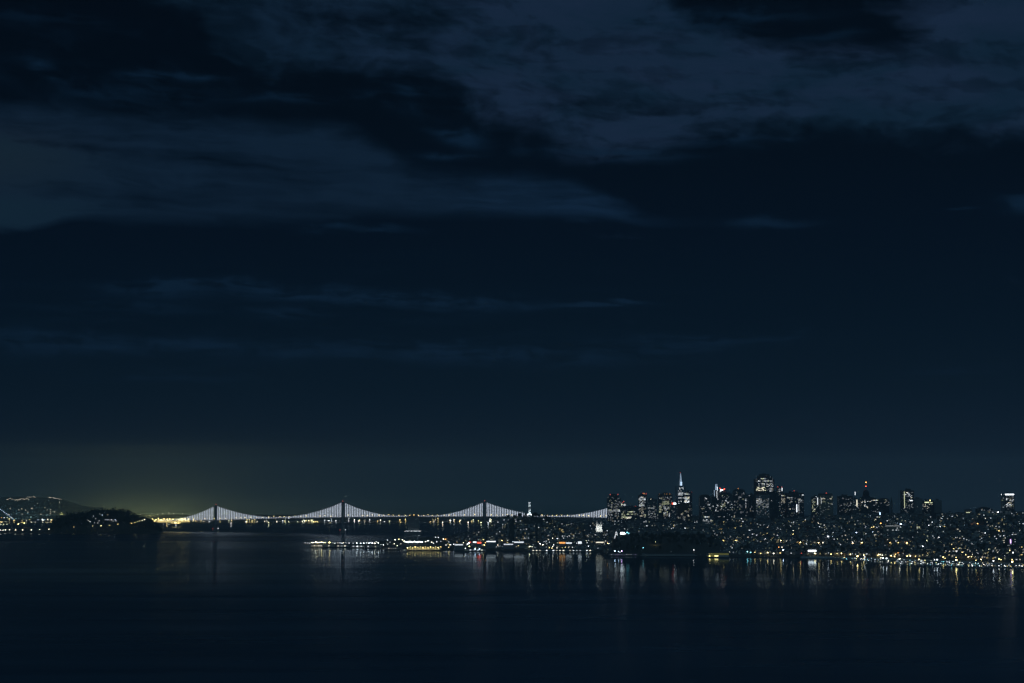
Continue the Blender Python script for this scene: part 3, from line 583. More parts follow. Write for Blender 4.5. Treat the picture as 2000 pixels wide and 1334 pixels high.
mid('long lit roofed building across the right slope', 1722, 1762, 1026, 7500, 4, 'flat', [(1724, 1029, 1760, 1035, .10, 'w', 1, ST)], sig=[(1726, 1026.4, 1754, 1027.0, 'w', .8)])
rngm = random.Random(5)
cnt = 0
desc_w = ['grey', 'charcoal', 'brown', 'slate', 'cream']
while cnt < 120:
    x = rngm.uniform(1085, 1995); y = rngm.uniform(1014, 1066)
    if x < 1200 and y < 1026: continue
    if 1190 < x < 1400 and y > 1036: continue
    h = hit(x, y)
    if h is None or h.y > 9000: continue
    wd = rngm.uniform(5, 13); ht = rngm.uniform(6, 13)
    fm = rngm.choice((0, 1, 2, 3, 4, 3, 1))
    k = rngm.choice((.03, .08, .14, .22))
    c = rngm.choice('wwmgy')
    ws = [(x-wd/2+1, y-ht+2, x+wd/2-1, y-1, k, c, rngm.choice((.8, 1.4, 2.2)), rngm.choice((ST, SM)))]
    box_building('apartment_building', '%s %s with %s on %s' % (['pale', 'near black', 'brown', 'grey', 'cream'][fm], 'tall flats' if ht > 10 else 'low flats', 'scarcely a lit window' if k < .05 else 'a few %s windows' % LN[c] if k < .12 else 'many %s windows' % LN[c], place_of(x, y)),
                 'apartment building', x-wd/2, x+wd/2, y-ht, h.y, fm, rngm.choice(('flat', 'flat', 'slope')), ws, base=None, group='apartment buildings on the slopes')
    cnt += 1

# pyramid tower
Yp = 8950; tp = at(1329, 922.5, Yp); t = thing(T, 'slender pyramid tower tapering to a lit pointed spire', 'skyscraper', (tp.x, Yp, 30), 0, 'skyscrapers of the downtown skyline')
Hp = tp.z-30; zc = zat(948, Yp)-30; wb = 28*mpp(Yp)
q = MB(); wc = wb*(1-zc/Hp)
q.box(-wb/2, -wb/2, -20, wb/2, wb/2, zc, top=wc/wb); 
q.box(-wb*.36, -2, zc*.55, -wb*.36+5, 6, zc*.98); q.box(wb*.36-5, -2, zc*.55, wb*.36, 6, zc*.98)
q.build('wall', FAC[3], t)
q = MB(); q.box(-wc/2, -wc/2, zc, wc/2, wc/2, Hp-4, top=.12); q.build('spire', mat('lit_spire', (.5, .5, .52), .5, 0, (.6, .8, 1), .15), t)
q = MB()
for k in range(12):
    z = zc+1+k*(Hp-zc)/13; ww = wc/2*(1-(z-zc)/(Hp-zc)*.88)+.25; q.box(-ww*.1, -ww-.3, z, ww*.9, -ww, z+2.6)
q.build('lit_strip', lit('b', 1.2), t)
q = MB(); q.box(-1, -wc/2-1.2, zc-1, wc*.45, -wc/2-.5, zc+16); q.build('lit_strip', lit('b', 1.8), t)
link('beacon_light', unit_ball(lit('r', 3.5), 'beacon_light'), t, (0, 0, Hp-2), 0, (1.1, 1.1, 1.1))
rp = random.Random(3)
for (a, b, b1, pr) in ((1324, 963, 968, .8), (1324.5, 972.5, 974, .9), (1325, 979, 985, .3), (1325, 953, 960, .25)):
    y = b
    while y <= b1:
        for x in (1325, 1327.2, 1329.4, 1331.6, 1333.8):
            if rp.random() < pr:
                z = zat(y, Yp)-30; wz = wb/2*(1-z/Hp)+.4
                link('lit_window', unit_pane(lit('w', rp.choice((1, 1.8)))), t, ((x-1329)*mpp(Yp), -wz-.3, z), 0, (4.2, 1, 2.2))
        y += 1.95
# twin lit spires tower
Yt = 8950; tp = at(1399, 945, Yt); t = thing(T, 'tower crowned by twin white lit spires with stepped shoulders', 'skyscraper', (tp.x, Yt, 30), 0, 'skyscrapers of the downtown skyline')
zt = lambda y: zat(y, Yt)-30
q = MB(); W_ = 19*mpp(Yt)
q.box(-W_/2, -W_/2, -20, W_/2, W_/2, zt(968)); q.box(-W_*.36, -W_*.36, zt(968), W_*.36, W_*.36, zt(957)); q.build('wall', FAC[1], t)
for sx_ in (-1.25, 1.25):
    q = MB(); q.bar((sx_*mpp(Yt)*.9, 0, zt(957)), (sx_*mpp(Yt)*.9, 0, zt(945)), 1.9, 4, .9); q.build('spire', lit('b', 1.3), t)
for (x, y0_, y1_, c, lv) in ((1394, 957, 969, 'b', 1.0), (1400, 951, 958, 'w', 3), (1399, 959, 973, 'w', 1.4), (1405, 959, 969, 'w', .5)):
    q = MB(); q.box((x-1399)*mpp(Yt)-1, -W_*.5-1, zt(y1_), (x-1399)*mpp(Yt)+1, -W_*.5-.4, zt(y0_)); q.build('lit_strip', lit(c, lv), t)
for k in range(14):
    link('lit_window', unit_pane(lit('w', rp.choice((1, 1.8)))), t, (rp.uniform(-W_*.42, W_*.42), -W_/2-.3, zt(rp.uniform(970, 1000))), 0, (3.4, 1, 2.2))
# tilted crown light
q = MB(); p0, p1, p2 = at(1406.5, 959.5, 8880), at(1415.5, 954.5, 8880), at(1406.8, 953.2, 8880)
lo = Vector(((p0.x+p1.x)/2, 8880, zat(962, 8880)))
def tri(b, a, c, d, y0_, y1_): b.add([(a.x-lo.x, y0_, a.z-lo.z), (c.x-lo.x, y0_, c.z-lo.z), (d.x-lo.x, y0_, d.z-lo.z), (a.x-lo.x, y1_, a.z-lo.z), (c.x-lo.x, y1_, c.z-lo.z), (d.x-lo.x, y1_, d.z-lo.z)], [(0, 1, 2), (5, 4, 3), (0, 3, 4, 1), (1, 4, 5, 2), (2, 5, 3, 0)])
t = thing('rooftop_sign', 'tilted red and white wing shaped light above a tower roof', 'rooftop sign', lo)
tri(q, p0, at(1413, 956.8, 8880), at(1407.2, 955.5, 8880), -2, 2); q.build('lit_panel', lit('w', 6), t)
q = MB(); e0, e1 = at(1412.5, 956.6, 8880)-lo, at(1415.5, 954.6, 8880)-lo; q.bar((e0.x, 0, e0.z), (e1.x, 0, e1.z), 2.4, 4); e0 = at(1406.4, 953.6, 8880)-lo; q.ball((e0.x, 0, e0.z), 2); q.build('red_edge', lit('r', 6), t)
q = MB(); q.bar((-2, 0, -8), (-2, 0, 9), .6); q.bar((4, 0, -8), (4, 0, 13), .6); q.build('support', polem, t)
# domed hotel with mast
Yd = 8200; tp = at(1691.5, 957.5, Yd); g0 = 90
t = thing('skyscraper', 'hilltop hotel with a domed roof and tall mast of two red lights', 'skyscraper', (tp.x, Yd, g0), 0, 'skyscrapers of the downtown skyline')
zd = lambda y: zat(y, Yd)-g0; m_ = mpp(Yd)
q = MB(); q.box(-11*m_, -14, -10, 11.5*m_, 14, zd(971)); q.box(-7*m_, -12, zd(971), 7.5*m_, 12, zd(968.5)); q.build('wall', FAC[1], t)
q = MB(); q.lathe([(6.2*m_, zd(968.5)), (6.2*m_, zd(962)), (5.0*m_, zd(959)), (2.5*m_, zd(957.3)), (.5, zd(956.8))], 16); q.build('dome', roofm, t)
q = MB(); q.bar((0, 0, zd(957.5)), (0, 0, zd(941)), 1.0, 4, .4); 
for k in range(6): q.box(-1.6, -.3, zd(956-2.6*k), 1.6, .3, zd(956-2.6*k)+.5)
q.build('mast', polem, t)
for y in (942.3, 949.6): link('beacon_light', unit_ball(lit('o' if y < 945 else 'r', 14), 'beacon_light'), t, (0, 0, zd(y)), 0, (1.7, 1.7, 1.7))
for k in range(20): link('lit_window', unit_pane(lit(rp.choice('wwm'), rp.choice((1, 1.8)))), t, (rp.uniform(-10, 10)*m_, -14.3, zd(rp.uniform(973, 992))), 0, (3, 1, 2.2))
# masts and thin spires on the ridge
for x, y, yb, lb in ((1741, 970, 984, 'slim dark church spire between hotel wing and tall slab'), (1755, 948, 984, 'very thin pale radio mast left of the tall slab')):
    p = at(x, y, 8200); b0 = zat(yb, 8200)-30; t = thing('spire_tower' if y > 960 else 'radio_mast', lb, 'spire' if y > 960 else 'mast', (p.x, 8200, b0))
    q = MB(); h_ = p.z-b0
    if y > 960: q.box(-4, -4, -10, 4, 4, h_*.55); q.build('belfry', FAC[3], t); q = MB(); q.bar((0, 0, h_*.55), (0, 0, h_), 4.4, 8, .2); q.build('spire', roofm, t)
    else:
        q.bar((0, 0, 0), (0, 0, h_), .9, 4, .3)
        q.build('mast', polem, t); q = MB()
        for k in range(5): q.box(-1.5, -.2, h_*.5+k*6, 1.5, .2, h_*.5+k*6+.5)
        q.build('cross_arm', polem, t)

# round white observation tower on its hill
Yc = 8400; pb = at(1034.3, 1006, Yc); pt = at(1034.3, 981, Yc); m_ = mpp(Yc)
t = thing('observation_tower', 'floodlit round white tower standing on the tree covered hill', 'tower', (pb.x, Yc, pb.z-3))
h_ = pt.z-pb.z+3; r_ = 2.6*m_
q = MB(); prof = [(r_*1.5, -12), (r_*1.5, 8), (r_, 8.1), (r_*.93, h_*.74)]
q.lathe(prof, 24)
for k in range(20):
    a = 2*math.pi*k/20; q.bar((r_*math.cos(a), r_*math.sin(a), 8), (r_*.93*math.cos(a), r_*.93*math.sin(a), h_*.74), .45, 4)
q.build('shaft', white, t)
q = MB(); q.lathe([(r_*1.02, h_*.74), (r_*1.02, h_*.77), (r_*.8, h_*.77), (r_*.8, h_*.9), (r_, h_*.9), (r_, h_*.94), (r_*.7, h_*.94), (r_*.66, h_)], 24)
for k in range(12):
    a = 2*math.pi*k/12; q.bar((r_*.95*math.cos(a), r_*.95*math.sin(a), h_*.77), (r_*.95*math.cos(a), r_*.95*math.sin(a), h_*.9), .8, 4)
q.build('loggia', white, t)
q = MB(); q.lathe([(r_*.83, h_*.78), (r_*.83, h_*.83)], 24); q.build('loggia_light', lit('c', .25), t)
q = MB(); q.box(-4, -r_*.9, h_*.965, -1.5, -r_*.6, h_*.995); q.box(1.5, -r_*.9, h_*.965, 4, -r_*.6, h_*.995); q.build('lit_window', lit('w', 3), t)
for dx_, dy_, pw in ((-13, -17, 16000), (10, -20, 24000)):
    l = bpy.data.lights.new('flood_bulb', 'SPOT'); l.energy = pw; l.color = (.80, .93, 1); l.shadow_soft_size = 1; l.spot_size = R(75); l.spot_blend = .5
    o = bpy.data.objects.new('flood_bulb', l); C.objects.link(o); o.parent = t; o.location = (dx_, dy_, 6); o.rotation_euler = Vector((-dx_, -dy_, 9)).to_track_quat('-Z', 'Y').to_euler()
l = bpy.data.lights.new('flood_bulb', 'SPOT'); l.energy = 12000; l.color = (.80, .93, 1); l.spot_size = R(60)
o = bpy.data.objects.new('flood_bulb', l); C.objects.link(o); o.parent = t; o.location = (2, -22, h_*.72); o.rotation_euler = Vector((-2, 22, 8)).to_track_quat('-Z', 'Y').to_euler()
for dx_ in (-4.5*m_, 3.5*m_): link('flood_lamp', unit_ball(lit('w', 14), 'flood_lamp'), t, (dx_*.8, -18, 4), 0, (1.2, 1.2, 1.2))

# twin spired church
Yk = 8050; pb = at(1170, 1035, Yk); m_ = mpp(Yk)
t = thing('church', 'white floodlit church with two pointed spires below the bridge end', 'church', (pb.x, Yk, pb.z-4))
zk = lambda y: zat(y, Yk)-pb.z+4
q = MB(); q.box(-6.5*m_, 4, -8, 6.5*m_, 34, zk(1028)); q.gable(-3*m_, 3, zk(1028), 3*m_, 34, 9, 0, 'y'); q.box(-3*m_, 1, -8, 3*m_, 5, zk(1027)); q.build('wall', white, t)
q = MB(); q.gable(-6.5*m_-1, 5, zk(1028)+.3, 6.5*m_+1, 35, 7, 0, 'y'); q.build('roof', roofm, t)
for sx_ in (-3.9, 3.9):
    q = MB(); q.box((sx_-1.9)*m_, -3, -8, (sx_+1.9)*m_, 5, zk(1025)); q.box((sx_-1.3)*m_, -2, zk(1025), (sx_+1.3)*m_, 4, zk(1022))
    q.build('bell_tower', white, t)
    q = MB(); q.bar((sx_*m_, 1, zk(1022)), (sx_*m_, 1, zk(1016.5)), 1.25*m_, 8, .2); 
    q.build('spire', white, t)
    l = bpy.data.lights.new('flood_bulb', 'SPOT'); l.energy = 30000; l.color = (.92, .96, .92); l.spot_size = R(85); l.spot_blend = .4
    o = bpy.data.objects.new('flood_bulb', l); C.objects.link(o); o.parent = t; o.location = (sx_*m_, -26, 4); o.rotation_euler = Vector((0, 26, 9)).to_track_quat('-Z', 'Y').to_euler()
# outlined clock tower and floodlit house on the headland edge
Yg = 7650; pb = at(1203.5, 1049, Yg); m_ = mpp(Yg)
t = thing('clock_tower', 'small tower outlined in white bulbs at the left edge of the dark headland', 'clock tower', (pb.x, Yg, pb.z))
zg = lambda y: zat(y, Yg)-pb.z
q = MB(); q.box(-1.9*m_, -3, -20, 1.9*m_, 3, zg(1042.5)); q.bar((0, 0, zg(1042.5)), (0, 0, zg(1038.4)), 1.9*m_*1.3, 4, .3); q.build('wall', FAC[2], t)
q = MB()
for a, b_ in (((-2.4, 1049), (-.8, 1040)), ((2.4, 1046), (.8, 1040)), ((-.8, 1040), (0, 1038.2)), ((.8, 1040), (0, 1038.2)), ((-1.5, 1043.6), (1.6, 1043.6)), ((-4.4, 1050.5), (-2, 1050)), ((-2.5, 1050), (-2.3, 1045))):
    q.bar((a[0]*m_, -3.6, zg(a[1])), (b_[0]*m_, -3.6, zg(b_[1])), .55, 4)
q.build('bulb_outline', lit('w', 3), t)
t = box_building('floodlit_hall', 'dazzling white lit hall just above the dark headland', 'hall', 1211, 1222, 1038.5, 7640, 4, 'slope', [], sig=[(1211.5, 1039.6, 1219, 1043.2, 'w', 8), (1219, 1041.5, 1222, 1043, 'w', 3)])
t = box_building('lit_shed', 'small shed with a slanting cyan white strip beside the dazzling hall', 'shed', 1223, 1230, 1037, 7650, 3, 'slope', [], sig=[(1223.5, 1039, 1226, 1040.6, 'c', 4), (1226, 1041, 1229, 1042.6, 'c', 1.8)])

# ------------------------------------------------------------------ houses
HP = []
for k in range(5):
    W_, D_, H_ = (7.5, 9, 8.5, 11, 8)[k], 13, (9, 10, 12, 9.5, 11)[k]
    q = MB(); q.box(-W_/2, -D_/2, -6, W_/2, D_/2, H_); q.box(-W_*.3, -D_/2-1.2, 3, W_*.1, -D_/2+.1, H_-.8)
    r = MB()
    if k % 2: r.gable(-W_/2-.4, -D_/2-.4, H_+.01, W_/2+.4, D_/2+.4, 3, 0, 'y')
    else: r.box(-W_/2-.3, -D_/2-.3, H_+.01, W_/2+.3, D_/2+.3, H_+.7); r.box(-2, 0, H_+.7, 1, 3, H_+2.4)
    r.box(W_*.25, 1, H_, W_*.25+.9, 2, H_+3.6)
    d = MB(); d.box(W_*.18, -D_/2-.12, 0, W_*.18+1.8, -D_/2+.02, 2.6)
    HP.append((q.mesh('wall', hw[k]), r.mesh('roof', hr[k % 3]), d.mesh('garage_door', hw[(k+2) % 5]), W_, D_, H_))
spots = []
rh = random.Random(21)
Y = 6560.
while Y < 8900:
    X = -480.
    while X < 2200*1.0:
        px = 1000+F*X/Y
        xx, yy = X+rh.uniform(-2, 2), Y+rh.uniform(-5, 5)
        gz = ground(xx, yy)
        ok = gz > 6.5 and px < 2040 and not (1190 < px < 1405 and yy < 7720) and not (1018 < px < 1062 and yy > 8290) and (yy < 8200 or px < 1340)
        if int(X/11) % 9 == 0: ok = False
        if ok and rh.random() < .8: spots.append((xx, yy, gz))
        X += 11
    Y += 30
spots.sort(key=lambda s: s[1])
# keep those whose front rows show
near = spots[:300]; far = spots[300:]
hg = 'houses nearest the marina shore'
cw = ['beige', 'slate grey', 'white', 'tan brown', 'blue grey']
for i, (x, y, z) in enumerate(near):
    k = rh.randrange(5); me = HP[k]; nwin = rh.choice((0, 0, 0, 1, 1, 2, 3)); c = rh.choice('wmygm')
    px = 1000+F*x/y
    side = 'at the far right of the shore' if px > 1880 else 'midway along the marina shore' if px > 1720 else 'where the marina shore begins'
    t = thing('house', 'small %s row house, %s, %s' % (cw[k], ['windows dark', 'one %s window' % LN[c], 'two %s windows' % LN[c], 'three %s windows' % LN[c]][nwin], side), 'house', (x, y, z), rh.uniform(-.12, .12), hg)
    link('wall', me[0], t); link('roof', me[1], t); link('garage_door', me[2], t)
    for j in range(nwin):
        link('lit_window', unit_pane(lit(c, rh.choice((1, 1.8, 3)))), t, (rh.uniform(-.38, .38)*me[3], -me[4]/2-1.3, rh.choice((4.5, 7.5))), 0, (1.8, 1, 1.7))
q = MB()
WM = [lit('w', .8), lit('m', 1.2), lit('w', 2.8), lit('y', .9), lit('g', .4), lit('g', .4)]
for (x, y, z) in far:
    k = rh.randrange(5); W_, D_, H_ = HP[k][3:]; W_ *= rh.uniform(.8, 1.5); H_ *= rh.uniform(.7, 1.2)
    q.box(x-W_/2, y-D_/2, z-6, x+W_/2, y+D_/2, z+H_, k)
    if rh.random() < .5: q.gable(x-W_/2-.4, y-D_/2-.4, z+H_+.01, x+W_/2+.4, y+D_/2+.4, 3, 5, rh.choice('xy'))
    else: q.box(x-W_/2-.3, y-D_/2-.3, z+H_+.01, x+W_/2+.3, y+D_/2+.3, z+H_+.6, 5)
    clus = max(0.05, 1+2.4*noise.noise(Vector((x/110, y/150, 0))))   # busy blocks and dark gaps
    if rh.random() < (.27 if y < 8000 or x > 300 else .45)*clus:
        for j in range(rh.choice((1, 1, 2))):
            wx_ = x+rh.uniform(-.35, .35)*W_; wz = z+rh.choice((4.5, 7)); s_ = rh.uniform(.7, 1.5)
            q.box(wx_-s_, y-D_/2-.2, wz-.8, wx_+s_, y-D_/2-.05, wz+.8, 6+rh.randrange(6))
tag(q.build('houses', hw+[hr[0]]+WM), 'densely packed small houses with scattered lit windows covering the slopes', 'houses', kind='stuff')

# ------------------------------------------------------------------ trees
def crown_mesh(seed, h, r, conic=False):
    rg = random.Random(seed); q = MB(); n = 7
    for k in range(n):
        a = rg.uniform(0, 6.28); f = rg.random(); zz = h*(.45+.5*f); rr = r*(1-.55*f)*rg.uniform(.2, .75)
        q.leafs((math.cos(a)*rr, math.sin(a)*rr, zz), r*.5*(1-.3*f), h*.14, 34, r*.17, rg)
    q.leafs((0, 0, h*.7), r*.6, h*.25, 90, r*.2, rg)
    return q.mesh('crown', leafm)
def trunk_mesh(seed, h, r):
    rg = random.Random(seed); q = MB(); q.bar((0, 0, -3), (0, 0, h*.7), h*.028, 6, h*.01)
    for k in range(5):
        a = rg.uniform(0, 6.28); z0 = h*rg.uniform(.35, .6); q.bar((0, 0, z0), (math.cos(a)*r*.6, math.sin(a)*r*.6, z0+h*.22), h*.012, 4, h*.005)
    return q.mesh('trunk', barkm)
TM_ = [(crown_mesh(s, h, r), trunk_mesh(s, h, r)) for s, h, r in ((1, 17, 6.5), (2, 22, 7), (3, 14, 7.5), (4, 19, 5), (5, 24, 9))]
TN = ['rounded', 'tall broad', 'low spreading', 'narrow upright', 'towering']
def tree(x, y, z, where, grp, rg):
    k = rg.randrange(5); t = thing('tree', '%s dark tree %s' % (TN[k], where), 'tree', (x, y, z), rg.uniform(0, 6.28), grp)
    link('crown', TM_[k][0], t); link('trunk', TM_[k][1], t); return t
rt = random.Random(31); n = 0
while n < 150:
    px = rt.uniform(1190, 1398); Y = rt.uniform(7300, 7700)
    if px > 1350 and Y < 7380: continue
    X = (px-1000)/F*Y; g0 = ground(X, Y)
    if g0 < 12: continue
    tree(X, Y, g0, ['at the left end of', 'in the middle of', 'at the right end of'][0 if px < 1245 else 1 if px < 1330 else 2]+' the black headland', 'trees on the dark headland', rt); n += 1
for k in range(46):
    px = rt.gauss(1042, 26); Y = 8400+rt.uniform(-70, 60); X = (px-1000)/F*Y
    if abs(px-1034) < 5 and Y < 8405: continue
    tree(X, Y, ground(X, Y), 'left of the floodlit round tower' if px < 1034 else 'right of the floodlit round tower', 'trees on the tower hill', rt)
for k in range(60):
    px = rt.uniform(1440, 1995); h = hit(px, rt.uniform(1072, 1086))
    if h: tree(h.x, h.y, h.z, 'between the houses of the marina shore' if px > 1600 else 'on the shore right of the yellow pier shed', 'trees along the marina shore', rt)

# ------------------------------------------------------------------ wooded island, spit and far shore
PRO = [(60, 1040.5), (100, 1034), (112, 1022), (125, 1013), (140, 1010), (165, 1006), (185, 1003), (205, 1001.5), (225, 1001), (240, 1002), (255, 1006), (270, 1013), (285, 1017), (300, 1021), (310, 1029), (320, 1037), (328, 1041), (340, 1042)]
def ipro(px):
    if px <= PRO[0][0]: return 0.
    for (a, ya), (b, yb) in zip(PRO, PRO[1:]):
        if px <= b: return max(0, ZY(ya+(yb-ya)*(px-a)/(b-a), 10450))
    return 0.
def island(X, Y):
    px = 1000+F*X/Y; h = ipro(px)
    d = (Y-10450)/(330 if Y < 10450 else 400)
    return -5+(h+5)*max(0, 1-abs(d)**2.2)+ (3*noise.noise(Vector((X/60, Y/60, 3))) if h > 8 else 0)
q = MB(); n1, n2 = 110, 44
vs = []
for j in range(n2+1):
    Y = 10090+j*(10860-10090)/n2
    for i in range(n1+1):
        px = 50+(345-50)*i/n1; X = (px-1000)/F*Y; vs.append((X, Y, island(X, Y)))
q.add(vs, [(j*(n1+1)+i, j*(n1+1)+i+1, (j+1)*(n1+1)+i+1, (j+1)*(n1+1)+i) for j in range(n2) for i in range(n1)])
struct('island_hill', q, MATS['ground'])
q = MB(); ri = random.Random(8)
for k in range(1100):
    px = ri.uniform(104, 324); Y = ri.uniform(10200, 10620); X = (px-1000)/F*Y; z = island(X, Y)
    if z < 6: continue
    r = ri.uniform(4, 8) if k % 5 else ri.uniform(8, 13); q.leafs((X, Y, z+r*.9), r, r*ri.uniform(.8, 2.1), 16, r*.42, ri); q.bar((X, Y, z-3), (X, Y, z+r), .6, 4)
tag(q.build('woods', leafm), 'dark woods covering the rounded island at the left', 'woods', kind='stuff')
def isl_hit(px, py, dz):
    Y = 10080
    while Y < 10800:
        p = at(px, py, Y)
        if p.z <= island(p.x, Y)+dz: return Vector((p.x, Y, island(p.x, Y)))
        Y += 6
for x, y, c, l in [(144.6,1030.4,'y',2),(181,1028.4,'y',2),(197.6,1027.6,'y',3),(214,1026.6,'y',2),(230.4,1025,'y',2),(257,1022.6,'y',2),(263.6,1021.4,'y',2),(268.4,1019.6,'y',2),(272.4,1017.6,'y',2),(275.6,1014.8,'y',2),(278,1017,'m',2),(282.6,1014.8,'m',3),(182.4,1008.6,'w',1),(195,1005,'w',1),(200,1006.4,'b',2),(210.4,1005.6,'m',1),(187,1013.4,'w',1),(176,1018.6,'w',2),(173,1017,'w',1),(193.6,1017,'w',1),(206,1016,'w',1),(209.4,1016,'w',1),(212,1016,'w',1),(218,1015.6,'w',2),(225.6,1015,'b',2),(227,1018,'w',1),(221,1018,'w',1),(185,1022,'w',1),(191,1022,'w',1)]:
    h = isl_hit(x, y, 24)
    if h: lamp(h, c, l, 'the wooded island', 24)
# low spit left of the island
q = MB(); 
vs = []
for i in range(31):
    px = -120+i*7.6
    for Y, z in ((10200, -3), (10215, 2.5), (10800, 4), (11200, -3)): vs.append(((px-1000)/F*Y, Y, z+(noise.noise(Vector((i*.7, Y, 0))) if z > 0 else 0)))
q.add(vs, [(i*4+k, i*4+4+k, i*4+5+k, i*4+1+k) for i in range(30) for k in range(3)]); struct('low_spit_land', q, MATS['ground'])
for x, y in ((1, 1037.5), (6, 1037.5), (11, 1037.5), (18.4, 1037), (30.6, 1036), (44.4, 1035.5), (61.6, 1034.8), (77.2, 1034), (95.6, 1033.2), (110, 1032.6)):
    p = at(x, y, 10230); lamp(Vector((p.x, 10230, max(2, p.z-16))), 'm', 3, 'the low spit left of the island', 16)
for x, y, l in ((36, 1023, 4), (47.6, 1022, 4), (2, 1024, 2), (7, 1024.5, 2), (14, 1024, 2)):
    p = at(x, y, 10700); lamp(Vector((p.x, 10700, p.z-24)), 'y' if l > 2 else 'g', l, 'the yards behind the low spit', 24)
q = MB(); rs = random.Random(4)
for k in range(26):
    px = rs.uniform(-20, 104); Y = rs.uniform(10300, 10900); X = (px-1000)/F*Y; hh = rs.uniform(8, 40) if k > 8 else 45; ww = rs.uniform(15, 50)
    t = thing('warehouse', 'low dark warehouse on the spit left of the island', 'warehouse', (X, Y, 2.5), 0, 'warehouses on the low spit')
    b_ = MB(); b_.box(-ww/2, -10, -4, ww/2, 10, hh*.4); b_.build('wall', FAC[3], t); b_ = MB(); b_.gable(-ww/2-.5, -10.5, hh*.4+.02, ww/2+.5, 10.5, 3); b_.build('roof', roofm, t)
# far shore across the bay
q = MB(); vs = []; n1 = 120
for i in range(n1+1):
    px = -300+i*13
    for Y, z in ((12450+150*noise.noise(Vector((i*.3, 1, 0))), -3), (12620, 3), (14000, 5), (15000, 6), (15300, 5), (15400, -5)): vs.append(((px-1000)/F*Y, Y, z))
q.add(vs, [(i*6+k, i*6+6+k, i*6+7+k, i*6+1+k) for i in range(n1) for k in range(5)]); struct('far_shore_land', q, MATS['ground'])
for k in range(58):  # shed row added as a screen between the far lamps and the water
    px = -160+k*25+((k*7) % 5); Y = 12660+((k*37) % 60); w_ = 41+(k*5) % 9; hh = 10+(k*3) % 5
    t = thing('warehouse', 'long low dark screening shed added on the far shore below the bridge deck', 'warehouse', ((px-1000)/F*Y, Y, 2.5), 0, 'added screening sheds along the far shore')
    b_ = MB(); b_.box(-w_, -12, -4, w_, 12, hh); b_.build('wall', FAC[3], t); b_ = MB(); b_.gable(-w_-.5, -12.5, hh+.02, w_+.5, 12.5, 3); b_.build('roof', roofm, t)
rf_ = random.Random(14)
q = MB(); vs = []; n1, n2 = 44, 14
def fhill(px, Y):
    ridge = interp([(-400, 108), (0, 104), (120, 92), (150, 30), (185, -8), (1100, -12)], px)
    return 4+max(0, 1-abs((Y-19500)/3500)**1.6)*ridge*(1+.25*noise.noise(Vector((px/90, Y/1500, 1)))+.1*noise.noise(Vector((px/25, Y/600, 7))))
for j in range(n2+1):
    Y = 15600+j*(19700-15600)/n2
    for i in range(n1+1):
        px = -500+i*16; vs.append(((px-1000)/F*Y, Y, fhill(px, Y)))
q.add(vs, [(j*(n1+1)+i, j*(n1+1)+i+1, (j+1)*(n1+1)+i+1, (j+1)*(n1+1)+i) for j in range(n2) for i in range(n1)]); HB = q
FARL = [(613, 1019, 'y', 4), (617, 1019, 'y', 3), (620, 1019.5, 'y', 3), (641, 1017, 'w', 3), (643, 1017, 'w', 3), (645, 1021, 'y', 2), (594, 1016.5, 'm', 3), (598, 1016.5, 'y', 3), (603, 1016.5, 'm', 3), (336, 1021, 'y', 3), (341, 1021, 'y', 4), (344, 1021, 'y', 4), (348, 1021.5, 'y', 4), (352, 1021, 'y', 3), (330, 1024, 'w', 2), (320, 1023, 'w', 2)]
for k in range(120):
    x = rf_.uniform(325, 960) if k < 100 else rf_.uniform(0, 110)
    if 797 < x < 822: continue
    FARL.append((x, rf_.gauss(1016.8, 2.1), rf_.choice('yyymgww'), rf_.choice((1, 1, 1, 2, 2))))
FB = [MB() for _ in range(4)]
for ii, (x, y, c, l) in enumerate(FARL):
    y = max(y, 1004)
    z = 4.; Y = (CAM_Z-z-24)*F/(y-935); Y = min(max(Y, 11700 if y > 1020 else 12640), 18000)
    p = at(x, y, Y)
    if ii < 16: lamp(Vector((p.x, Y, p.z-24)), c, l, 'the far shore seen under the bridge', 24)
    else:
        k = 'ymgw'.index(c); FB[k].ball(p, 1.5 if l == 1 else 2.2); FB[k].bar((p.x, Y, -1), p, .3, 4)
q = MB()
for k, f in enumerate(FB):
    q.add(f.v, f.f, k)
dl = tag(q.build('distant_lights', [lit(c, 9) for c in 'ymgw']), 'sprinkle of tiny yellow and white lights along the far shore', 'lights', kind='stuff')

o = struct('far_hills', HB, MATS['ground'])
for p in o.data.polygons: p.use_smooth = True
q = MB(); qs = [(54+i*3.6, 970+(i % 3)*.5) for i in range(5)]+[(14+i*2.6, 975+rf_.gauss(0, 1)) for i in range(17)]+[(96+i*2.9, 971.5+i*.4) for i in range(9)]+[(rf_.uniform(70, 125), rf_.uniform(980, 1000)) for _ in range(5)]+[(rf_.uniform(170, 380), rf_.uniform(1002, 1006)) for _ in range(12)]+[(rf_.uniform(0, 130), rf_.uniform(992, 1012)) for _ in range(24)]
for x, y in qs:
    Y = 15700
    while Y < 19400 and at(x, y, Y).z > fhill(x, Y)+8: Y += 40
    q.ball(at(x, y, Y), 1.9)
tag(q.build('hillside_lights', lit('m', 5)), 'faint strings of lights on the far hazy hills at the left', 'lights', kind='stuff')

# the far city's own lamps light the air above it
for px, Y, pw, c in FARGLOW:
    l = bpy.data.lights.new('city_lamp', 'POINT'); l.energy = pw*GLOWP; l.color = c; l.shadow_soft_size = 8
    o = bpy.data.objects.new('city_lamp', l); C.objects.link(o); o.parent = dl; o.location = ((px-1000)/F*Y, Y, 8)

